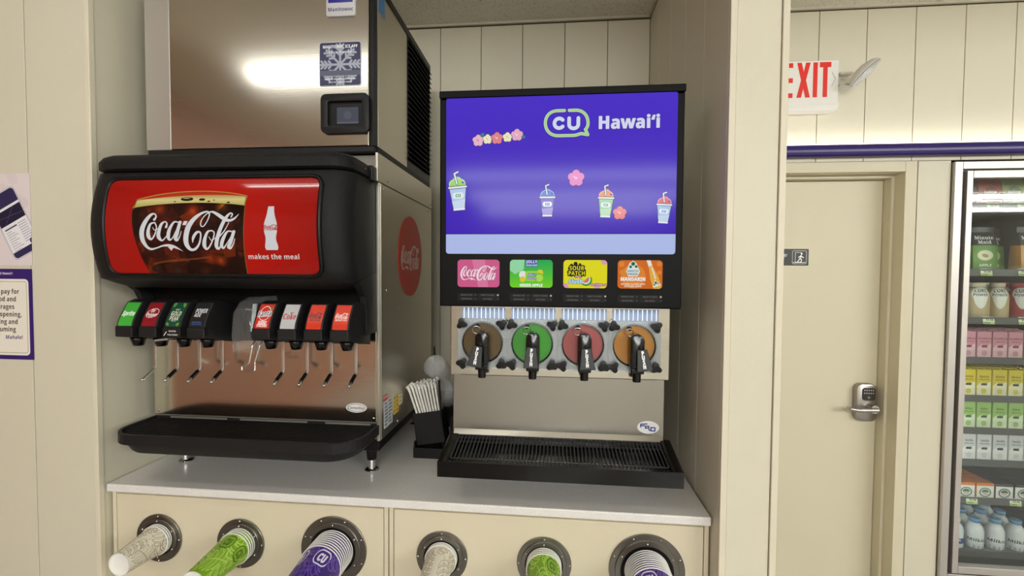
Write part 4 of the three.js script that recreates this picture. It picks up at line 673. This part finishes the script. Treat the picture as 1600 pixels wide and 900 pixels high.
  lone('black_straw', 'long black straw standing behind the clear lids', 'straw', bs, M.black, [-0.4665, 0.866, -1.747], [0.01, 0, 0.02]);
  lone('black_straw', 'black straw standing in front of the lower lid stack', 'straw', cyl(0.004, 0.004, 0.27, 10).translate(0, 0.135, 0), M.black, [-0.389, 0.866, -1.562], [-0.02, 0, 0.075]);
}

// ---------------------------------------------------------------- posters on the left wall
lone('phone_poster', 'pale pink poster of a phone on the left wall, above the purple notice', 'poster', card(0.216, 0.279, 0.0012, 0.001), printed(print(648, 837, (x, w, h) => {
  fit(x, 0, 0, 432, 558, w, h); x.fillStyle = '#e8dbdc'; x.fillRect(0, 0, 432, 558); seed = 3; for (let i = 0; i < 12; i++) leaf(x, rnd() * 432, rnd() * 558, 90, rnd() * 6, '#dccdd0', 3);
  x.save(); x.translate(318, 300); x.rotate(-0.47); x.fillStyle = '#c9c3cd'; x.beginPath(); x.roundRect(-104, -212, 208, 424, 34); x.fill(); x.fillStyle = '#f1eef2'; x.beginPath(); x.roundRect(-94, -202, 188, 404, 26); x.fill();
  x.fillStyle = '#2b2553'; x.beginPath(); x.roundRect(-94, -202, 188, 88, [26, 26, 0, 0]); x.fill(); x.fillStyle = '#171335'; x.fillRect(-94, -98, 188, 90); x.strokeStyle = '#4b567c'; x.lineWidth = 3; x.beginPath(); x.moveTo(-90, -60); x.lineTo(90, -40); x.moveTo(-60, -10); x.lineTo(40, -96); x.stroke();
  x.fillStyle = '#4a4658'; x.fillRect(-78, 12, 90, 9); x.fillStyle = '#b7b1bd'; for (let i = 0; i < 9; i++) { x.fillRect(-78, 34 + i * 15, 40 + (i * 17) % 40, 5); x.fillRect(20, 10 + i * 15, 62, 6); } x.fillStyle = '#2b2553'; x.beginPath(); x.roundRect(-94, 162, 188, 40, [0, 0, 26, 26]); x.fill(); x.beginPath(); x.arc(62, 146, 17, 0, 7); x.fill(); x.fillStyle = '#f1eef2'; x.beginPath(); x.arc(62, 146, 8, 0, 7); x.fill();
  x.restore();
}), 0.45), [-1.6945, 1.673, -1.2270]);
lone('notice', 'purple-bordered paper notice asking to pay first, on the left wall', 'notice', card(0.216, 0.279, 0.0012, 0.001), printed(print(648, 837, (x, w, h) => {
  fit(x, 0, 0, 432, 558, w, h); x.fillStyle = '#34186f'; x.fillRect(0, 0, 432, 558); words(x, 'CU Hawai‘i', 250, 28, 20, '#efeaf6'); x.fillStyle = '#f3ecdf'; x.beginPath(); x.roundRect(24, 62, 384, 470, 26); x.fill(); x.strokeStyle = '#a29567'; x.lineWidth = 3; x.beginPath(); x.roundRect(38, 78, 356, 438, 14); x.stroke();
  ['Please pay for', 'all food and', 'beverages', 'before opening,', 'drinking and', 'consuming'].forEach((s, i) => words(x, s, 216, 140 + i * 46.5, 40, '#1f1d1f', { squeeze: 0.93 })); words(x, 'Mahalo!', 300, 420, 31, '#3a2570', { skew: 0.15 });
}), 0.45), [-1.6965, 1.3835, -1.2270]);

// ---------------------------------------------------------------- exit sign with its lamp head, door sticker
{
  const t = thing('exit_sign', 'white exit sign with red letters and a swivelling emergency lamp', 'exit sign', [1.07, 2.258, -2.16]);
  part(t, 'housing', span(0.900, 1.239, 2.275, 2.470, -2.1915, -2.134, 0.006), M.white);
  part(t, 'base_rim', side([[-2.1915, 2.256], [-2.140, 2.256], [-2.128, 2.270], [-2.128, 2.277], [-2.1915, 2.277]], 0.330, 0.003), M.white, [1.072, 0, 0]);
  const red = std({ color: 0xc9251b, roughness: 0.35, emissive: 0xd8281c, emissiveIntensity: 0.25 });
  const L = (n, shapes) => part(t, 'red_letter_sign', mergeGeometries(shapes.map((pts) => new THREE.ExtrudeGeometry(new THREE.Shape(pts.map(([x, y]) => new THREE.Vector2(x, y))), { depth: 0.0012, bevelEnabled: false }))), red, [0, 0, -2.1338]);
  const rect = (a, b, c, d) => [[a, c], [b, c], [b, d], [a, d]], yb = 2.308, yt = 2.460, ym = 2.384;
  L('E', [rect(0.975, 0.993, yb, yt), rect(0.9935, 1.045, yt - 0.020, yt), rect(0.9935, 1.045, ym - 0.010, ym + 0.010), rect(0.9935, 1.045, yb, yb + 0.020)]);
  L('X', [[[1.062, yb], [1.081, yb], [1.090, ym - 0.035], [1.099, yb], [1.118, yb], [1.100, ym], [1.118, yt], [1.099, yt], [1.090, ym + 0.035], [1.081, yt], [1.062, yt], [1.080, ym]]]);
  L('I', [rect(1.130, 1.148, yb, yt)]);
  L('T', [rect(1.157, 1.204, yt - 0.022, yt), rect(1.1715, 1.1895, yb, yt - 0.0225)]);
  part(t, 'arrow_outline', new THREE.ExtrudeGeometry(new THREE.Shape([[1.206, 2.418], [1.210, 2.418], [1.226, 2.386], [1.210, 2.354], [1.206, 2.354], [1.221, 2.386]].map(([x, y]) => new THREE.Vector2(x, y))), { depth: 0.0008, bevelEnabled: false }), M.orangeRim, [0, 0, -2.1338]);
  const grey = std({ color: 0xd4d0c8, roughness: 0.4 });
  part(t, 'lamp_arm', join([span(1.2395, 1.290, 2.402, 2.412, -2.165, -2.125, 0.002), span(1.2395, 1.290, 2.352, 2.362, -2.165, -2.125, 0.002), span(1.2395, 1.256, 2.3625, 2.4015, -2.168, -2.150, 0.002)]), grey);
  const pod = part(t, 'lamp_head', lathe([[0, -0.030], [0.016, -0.029], [0.030, -0.018], [0.037, 0], [0.036, 0.004], [0, 0.004]], 24).scale(2.1, 1.0, 1.15), grey, [1.314, 2.388, -2.085]);
  pod.quaternion.setFromRotationMatrix((() => { const X = new THREE.Vector3(0.72, 0.69, 0.05).normalize(), Y = new THREE.Vector3(0.62, -0.62, 0.40), Z = new THREE.Vector3().crossVectors(X, Y).normalize(); Y.crossVectors(Z, X); return new THREE.Matrix4().makeBasis(X, Y, Z); })());
  const lens = new THREE.Mesh(lathe([[0, 0.008], [0.020, 0.007], [0.034, 0.003], [0.035, 0]], 24).scale(2.1, 1.0, 1.15), phys({ color: 0xf2f4f6, metalness: 0.6, roughness: 0.18, bumpMap: scaled(grain, 1, 1), bumpScale: 0.004 })); lens.name = 'lens'; lens.position.y = 0.005; lens.castShadow = lens.receiveShadow = true; pod.add(lens);
}
lone('door_sticker', 'black sticker with a white running figure leaving, on the cream door', 'sign', card(0.230, 0.080, 0.001, 0.004), printed(print(460, 160, (x) => {
  x.fillStyle = '#161515'; x.fillRect(0, 0, 460, 160); words(x, 'this door to remain unlocked when', 140, 52, 15, '#f2f2f2'); words(x, 'building is occupied exits', 148, 84, 15, '#f2f2f2'); words(x, 'exits', 232, 68, 22, '#f2f2f2');
  x.strokeStyle = '#d9d7d2'; x.lineWidth = 4; x.beginPath(); x.roundRect(312, 18, 128, 126, 12); x.stroke(); x.lineWidth = 5; x.strokeRect(338, 34, 56, 92); x.lineWidth = 8; x.lineCap = x.lineJoin = 'round'; x.strokeStyle = '#f5f4f0'; x.beginPath(); x.moveTo(392, 62); x.lineTo(380, 92); x.lineTo(398, 106); x.lineTo(388, 130); x.moveTo(380, 92); x.lineTo(360, 126); x.moveTo(390, 66); x.lineTo(414, 84); x.moveTo(388, 66); x.lineTo(368, 80); x.stroke(); x.fillStyle = '#f5f4f0'; x.beginPath(); x.arc(396, 46, 9, 0, 7); x.fill(); x.fillRect(318, 128, 116, 6);
}), 0.35), [1.105, 1.607, -2.2985]);

// ---------------------------------------------------------------- glass-door cooler at the right and what stands in it
{
  const t = thing('drinks_cooler', 'glass-door drinks cooler with an aluminium frame at the right', 'cooler', [2.18, 0, -2.5]);
  const fz0 = -2.215, fz1 = -2.170;
  for (const g of [span(1.7525, 1.785, 0.02, 2.025, fz0, fz1, 0.002), span(2.570, 2.602, 0.02, 2.025, fz0, fz1, 0.002), span(1.7855, 2.5695, 1.992, 2.025, fz0, fz1, 0.002), span(1.7855, 2.5695, 0.02, 0.172, fz0, fz1, 0.002)]) part(t, 'outer_frame', g, M.alu);
  part(t, 'gasket', join([span(1.7855, 1.797, 0.1725, 1.9915, -2.21, -2.185), span(2.557, 2.5695, 0.1725, 1.9915, -2.21, -2.185), span(1.797, 2.557, 1.984, 1.9915, -2.21, -2.185), span(1.797, 2.557, 0.1725, 0.180, -2.21, -2.185)]), M.blackGloss);
  for (const g of [span(1.7975, 1.822, 0.181, 1.9835, -2.195, -2.163, 0.002), span(2.532, 2.5565, 0.181, 1.9835, -2.195, -2.163, 0.002), span(1.8225, 2.5315, 1.951, 1.9835, -2.195, -2.163, 0.002), span(1.8225, 2.5315, 0.181, 0.214, -2.195, -2.163, 0.002)]) part(t, 'door_frame', g, M.alu);
  part(t, 'glass', span(1.8225, 2.5315, 0.2145, 1.9505, -2.1805, -2.1785), M.glass);
  part(t, 'liner', join([span(1.775, 1.7845, 0.15, 2.0, -2.95, -2.216), span(2.5705, 2.58, 0.15, 2.0, -2.95, -2.216), span(1.785, 2.57, 1.99, 2.0, -2.95, -2.216), span(1.785, 2.57, 0.15, 0.172, -2.95, -2.216), span(1.775, 2.58, 0.15, 2.0, -2.965, -2.95)]), std({ color: 0x2c2a29, roughness: 0.6 }));
  part(t, 'led_light', span(1.7865, 1.796, 0.25, 1.92, -2.235, -2.2155, 0.002), glow(0xf2f7ff, 1.5));
  const channel = std({ color: 0x5d5c5b, roughness: 0.35, metalness: 0.3 }), deck = std({ color: 0x4d4b4a, roughness: 0.5, metalness: 0.4 });
  const SH = [1.822, 1.524, 1.304, 1.121, 0.945, 0.795, 0.646, 0.468, 0.218], tagMat = printed(print(96, 64, (x) => { x.fillStyle = '#e4ead0'; x.fillRect(0, 0, 96, 64); x.fillStyle = '#b9cf6a'; x.fillRect(0, 44, 96, 20); words(x, '$3.99', 56, 28, 24, '#23231f'); x.fillStyle = '#5a5a50'; x.fillRect(6, 8, 34, 4); x.fillRect(6, 16, 26, 3); x.fillStyle = '#3c5a1c'; x.fillRect(10, 50, 50, 6); }), 0.4);
  const tagX = { 0: [1.972, 2.098], 1: [1.956, 2.112], 2: [1.974, 2.122], 7: [1.934, 2.118] };
  SH.forEach((y, i) => {
    const s = part(t, 'shelf', span(1.787, 2.568, y + 0.012, y + 0.018, -2.78, -2.246), deck);
    part(s, 'price_channel', span(1.787, 2.568, y - 0.002, y + 0.030, -2.2455, -2.2415, 0.001), i === 8 ? deck : channel);
    part(s, 'shelf_guard', span(1.787, 2.568, y + 0.0305, y + (i > 2 ? 0.062 : 0.045), -2.2445, -2.2425), M.clear);
    for (const x of tagX[i] || []) part(s, 'price_tag', card(0.048, 0.033, 0.0008, 0.001), tagMat, [x, y + 0.016, -2.2402], [-0.2, 0, -0.05]);
  });
  const top = (i) => SH[i] + 0.0185;
  // pouches
  const pouchGeo = (w, h) => planar(side([[-0.026, 0], [0.026, 0], [0.028, 0.03], [0.022, h * 0.6], [0.008, h * 0.86], [0.002, h * 0.88], [0.002, h], [-0.002, h], [-0.002, h * 0.88], [-0.008, h * 0.86], [-0.022, h * 0.6], [-0.028, 0.03]], w, 0.001).translate(0, -h / 2, 0), w, h);
  const pouch = (cap, mid, fruit, text) => printed(print(192, 400, (x, w, h) => { x.fillStyle = mid; x.fillRect(0, 0, w, h); x.fillStyle = cap; x.fillRect(0, 0, w, 165); words(x, 'Minute', 96, 96, 42, '#efefef', { font: 'serif' }); words(x, 'Maid', 96, 136, 42, '#efefef', { font: 'serif' }); x.fillStyle = fruit; x.beginPath(); x.ellipse(96, 255, 62, 46, 0, 0, 7); x.fill(); x.fillStyle = 'rgba(40,30,10,0.5)'; x.beginPath(); x.ellipse(96, 258, 26, 16, 0.3, 0, 7); x.fill(); words(x, text, 96, 345, 34, '#f2ead8'); }), 0.3);
  const pg = pouchGeo(0.098, 0.205), pg2 = pouchGeo(0.094, 0.14);
  const P = (i, x, z, geo, mat, label, group, h, r = 0) => lone('drink_pouch', label, 'drink pouch', geo, mat, [x, top(i) + h / 2 + 0.001, z], [0, r, 0], group);
  const gm = pouch('#1d1d1a', '#5f8d33', '#d9d2a2', 'APPLE'), om = pouch('#231d16', '#c98a26', '#efb23c', 'ORANGE');
  P(1, 1.865, -2.30, pg, pouch('#242026', '#4a4450', '#7b6a86', 'GRAPE'), 'dark drink pouch at the left end of the second shelf', 'drink pouches in the cooler', 0.205, -0.1);
  P(1, 1.975, -2.295, pg, gm, 'green-fronted drink pouch, nearest the price tag on the second shelf', 'drink pouches in the cooler', 0.205, -0.06);
  P(1, 2.068, -2.365, pg, gm, 'green-fronted drink pouch set back beside the orange pouch', 'drink pouches in the cooler', 0.205, 0.1);
  P(1, 2.168, -2.295, pg, om, 'orange drink pouch at the right on the second shelf', 'drink pouches in the cooler', 0.205, 0.05);
  const tp = (c, d) => printed(print(96, 160, (x) => { x.fillStyle = c; x.fillRect(0, 0, 96, 160); x.fillStyle = d; x.beginPath(); x.arc(48, 84, 30, 0, 7); x.fill(); words(x, 'juice', 48, 84, 24, '#f3eadc'); }), 0.35);
  P(0, 1.99, -2.30, pg2, tp('#a83a34', '#7d2420'), 'red drink pouch on the top shelf behind the glass', 'drink pouches on the top shelf', 0.14);
  P(0, 2.09, -2.30, pg2, tp('#8f9a5a', '#5d6a36'), 'pale green drink pouch on the top shelf', 'drink pouches on the top shelf', 0.14);
  P(0, 2.19, -2.30, pg2, tp('#b5732c', '#8a5018'), 'orange-brown drink pouch on the top shelf', 'drink pouches on the top shelf', 0.14);
  P(0, 1.885, -2.30, pg2, tp('#4b3d3d', '#332929'), 'dark drink pouch at the left end of the top shelf', 'drink pouches on the top shelf', 0.14);
  // protein shake bottles
  const shake = (c, lab, txt, num) => printed(print(512, 256, (x, w, h) => { x.fillStyle = c; x.fillRect(0, 0, w, h); for (const cx of [128, 384]) { x.fillStyle = lab; x.beginPath(); x.ellipse(cx, 100, 76, 66, 0, 0, 7); x.fill(); words(x, 'CORE', cx, 84, 46, txt); words(x, 'POWER', cx, 122, 34, txt); words(x, num, cx - 8, 214, 52, txt === '#1c2436' ? '#5a4a34' : '#f0dfd8'); } }), 0.35);
  const bottleGeo = lathe([[0, 0], [0.036, 0], [0.040, 0.004], [0.040, 0.100], [0.037, 0.118], [0.027, 0.138], [0.024, 0.146], [0, 0.146]], 30).rotateY(-2.0), bottleCap = lathe([[0, 0], [0.026, 0], [0.0265, 0.018], [0.024, 0.021], [0, 0.021]], 24);
  const B = (x, z, mat, capMat, label) => { const b = thing('shake_bottle', label, 'bottle', [x, top(2) + 0.001, z], 'shake bottles on the third shelf'); part(b, 'bottle_body', bottleGeo, mat, [x, top(2) + 0.001, z]); part(b, 'cap', bottleCap, capMat, [x, top(2) + 0.148, z]); };
  const beige = shake('#c3ad84', '#eceade', '#1c2436', '26'), redB = shake('#a31f22', '#d9d4cf', '#1c2436', '42'), silver = shake('#8f9aa8', '#cfd6de', '#1c2436', '26');
  const capW = std({ color: 0xd8ccb0, roughness: 0.5 }), capR = std({ color: 0xa82024, roughness: 0.4 });
  B(1.900, -2.335, silver, M.blackGloss, 'silver shake bottle at the left end of the third shelf'); B(1.976, -2.300, beige, capW, 'front beige shake bottle, left of the two beige ones'); B(2.062, -2.305, beige, capW, 'beige shake bottle beside the red shake bottle'); B(2.150, -2.300, redB, capR, 'red shake bottle at the right of the third shelf'); B(2.236, -2.305, redB, capR, 'red shake bottle farthest right on the third shelf');
  B(1.990, -2.395, beige, capW, 'beige shake bottle in the second row, left one'); B(2.075, -2.395, beige, capW, 'beige shake bottle in the second row, right one'); B(2.160, -2.395, redB, capR, 'red shake bottle in the second row');
  // milk cartons
  const cw = 0.0615, ch = 0.128, cd = 0.0615, carton = box(cw, ch, cd, 0.003), face = card(cw - 0.004, ch - 0.006, 0.0006, 0.002), lidFold = join([box(cw - 0.006, 0.004, 0.006, 0.001), box(0.014, 0.002, cd - 0.016).translate(0.01, -0.001, 0)]);
  const KIND = [
    [3, 'pink', 'Strawberry', '#cf8f9f', '#e7bcc5', '#8c2f45'], [4, 'yellow', 'Banana', '#d9c21c', '#efe9c4', '#3d3410'], [5, 'light green', 'Melon', '#9cc06a', '#e1ecc9', '#3a5a1c'], [6, 'white', 'Vanilla', '#d3d2d4', '#eceaea', '#3c3a40'],
  ];
  for (const [i, colour, taste, c1, c2, ink] of KIND) {
    const cm = std({ color: new THREE.Color(c1), roughness: 0.45 }), fm = printed(print(128, 256, (x) => { x.fillStyle = c1; x.fillRect(0, 0, 128, 256); x.fillStyle = c2; x.beginPath(); x.moveTo(0, 150); x.lineTo(40, 118); x.lineTo(70, 140); x.lineTo(128, 110); x.lineTo(128, 256); x.lineTo(0, 256); x.fill(); words(x, taste, 64, 62, 30, ink, { squeeze: 0.78 }); words(x, 'milk drink', 64, 92, 18, ink); x.fillStyle = ink; x.beginPath(); x.roundRect(36, 128, 56, 22, 8); x.fill(); x.fillStyle = c1; x.beginPath(); x.arc(64, 206, 26, 0, 7); x.fill(); }), 0.45);
    const proto = new THREE.Group();
    for (const [n, g, m, p] of [['carton_body', carton, cm, [0, ch / 2, 0]], ['front_print', face, fm, [0, ch / 2, cd / 2 + 0.0007]], ['top_fold', lidFold, cm, [0, ch + 0.0022, 0]]]) { const k = new THREE.Mesh(g, m); k.name = n; k.position.set(...p); k.castShadow = k.receiveShadow = true; proto.add(k); }
    for (let d = 0; d < 3; d++) for (let k = 0; k < 5; k++) {
      const u = proto.clone(); u.name = numbered('milk_carton'); scene.add(u);
      u.position.set(1.905 + k * 0.0665 + (i - 3) * 0.006 + (rnd() - 0.5) * 0.003, top(i) + 0.0006, -2.285 - d * 0.066); u.rotation.y = (rnd() - 0.5) * 0.06;
      tag(u, `${colour} milk carton, ${ORD[k]} from the left in the ${['front', 'second', 'third'][d]} row of ${colour} cartons`, 'carton', `${colour} milk cartons in the cooler`);
    }
  }
  // small boxes with printed rounds
  const boxes = [['orange-topped', '#d9792a', '#efece4', '#3d6a44'], ['black-topped', '#2a2a2b', '#eceae6', '#23332a']];
  const bm = boxes.map(([, a, b, c]) => [std({ color: new THREE.Color(a), roughness: 0.45 }), printed(print(128, 144, (x) => { x.fillStyle = b; x.fillRect(0, 0, 128, 144); x.fillStyle = a; x.fillRect(0, 0, 128, 22); x.strokeStyle = c; x.lineWidth = 9; x.beginPath(); x.arc(64, 84, 40, 0, 7); x.stroke(); x.fillStyle = c; x.beginPath(); x.arc(64, 84, 28, Math.PI, 0); x.fill(); words(x, 'TEA', 64, 98, 24, '#a87b2c'); }), 0.45)]);
  const bb = box(0.076, 0.074, 0.076, 0.002), bf = card(0.072, 0.070, 0.0006, 0.002);
  for (let d = 0; d < 3; d++) for (let k = 0; k < 4; k++) {
    const q = k < 2 ? 0 : 1, x = 1.920 + k * 0.081, z = -2.292 - d * 0.080, y = top(7) + 0.0006;
    const u = thing('drink_box', `${boxes[q][0]} drink box, ${['left', 'right'][k % 2]} one in the ${['front', 'second', 'third'][d]} row of ${boxes[q][0]} boxes`, 'drink box', [x, y, z], `${boxes[q][0]} drink boxes in the cooler`);
    part(u, 'box_body', bb, bm[q][0], [x, y + 0.037, z]); part(u, 'front_print', bf, bm[q][1], [x, y + 0.037, z + 0.0387]);
  }
  // milk soda bottles on the bottom shelf
  const mb = lathe([[0, 0], [0.029, 0], [0.034, 0.005], [0.035, 0.034], [0.0335, 0.042], [0.035, 0.050], [0.0345, 0.084], [0.028, 0.104], [0.020, 0.114], [0.0175, 0.120], [0, 0.120]], 28).rotateY(-2.0);
  const mc = lathe([[0, 0], [0.021, 0], [0.0215, 0.016], [0.019, 0.018], [0, 0.018]], 22);
  const milkPrint = printed(print(512, 256, (x) => { x.fillStyle = '#dfe1e2'; x.fillRect(0, 0, 512, 256); for (const cx of [128, 384]) { words(x, 'Milkis', cx, 150, 58, '#272a35', { skew: 0.1 }); x.fillStyle = '#a9b6c4'; for (let i = 0; i < 4; i++) { x.beginPath(); x.arc(cx - 60 + i * 40, 206, 14, 0, 7); x.fill(); } } }), 0.2);
  const whitePrint = printed(print(512, 256, (x) => { x.fillStyle = '#d6d9dc'; x.fillRect(0, 0, 512, 256); x.fillStyle = '#2a3f86'; x.fillRect(0, 130, 512, 58); for (const cx of [128, 384]) words(x, 'LALA', cx, 160, 40, '#e9ecf6'); x.fillStyle = '#6a8f62'; x.fillRect(0, 212, 512, 14); }), 0.25);
  const blueCap = std({ color: 0x6fa4cf, roughness: 0.4 });
  for (let d = 0; d < 3; d++) for (let k = 0; k < 4; k++) {
    const w = k === 0 && d === 0, x = 1.912 + k * 0.0885 + d * 0.01, z = -2.300 - d * 0.088, y = SH[8] + 0.0192;
    const u = thing('drink_bottle', w ? 'white-capped bottle with a blue band at the left of the bottom shelf' : `blue-capped milky drink bottle, ${ORD[k]} from the left in the ${['front', 'second', 'third'][d]} row of the bottom shelf`, 'bottle', [x, y, z], 'bottles on the bottom cooler shelf');
    part(u, 'bottle_body', mb, w ? whitePrint : milkPrint, [x, y, z]); part(u, 'cap', mc, w ? M.white : blueCap, [x, y + 0.1203, z]);
  }
}

renderer.render(scene, camera);
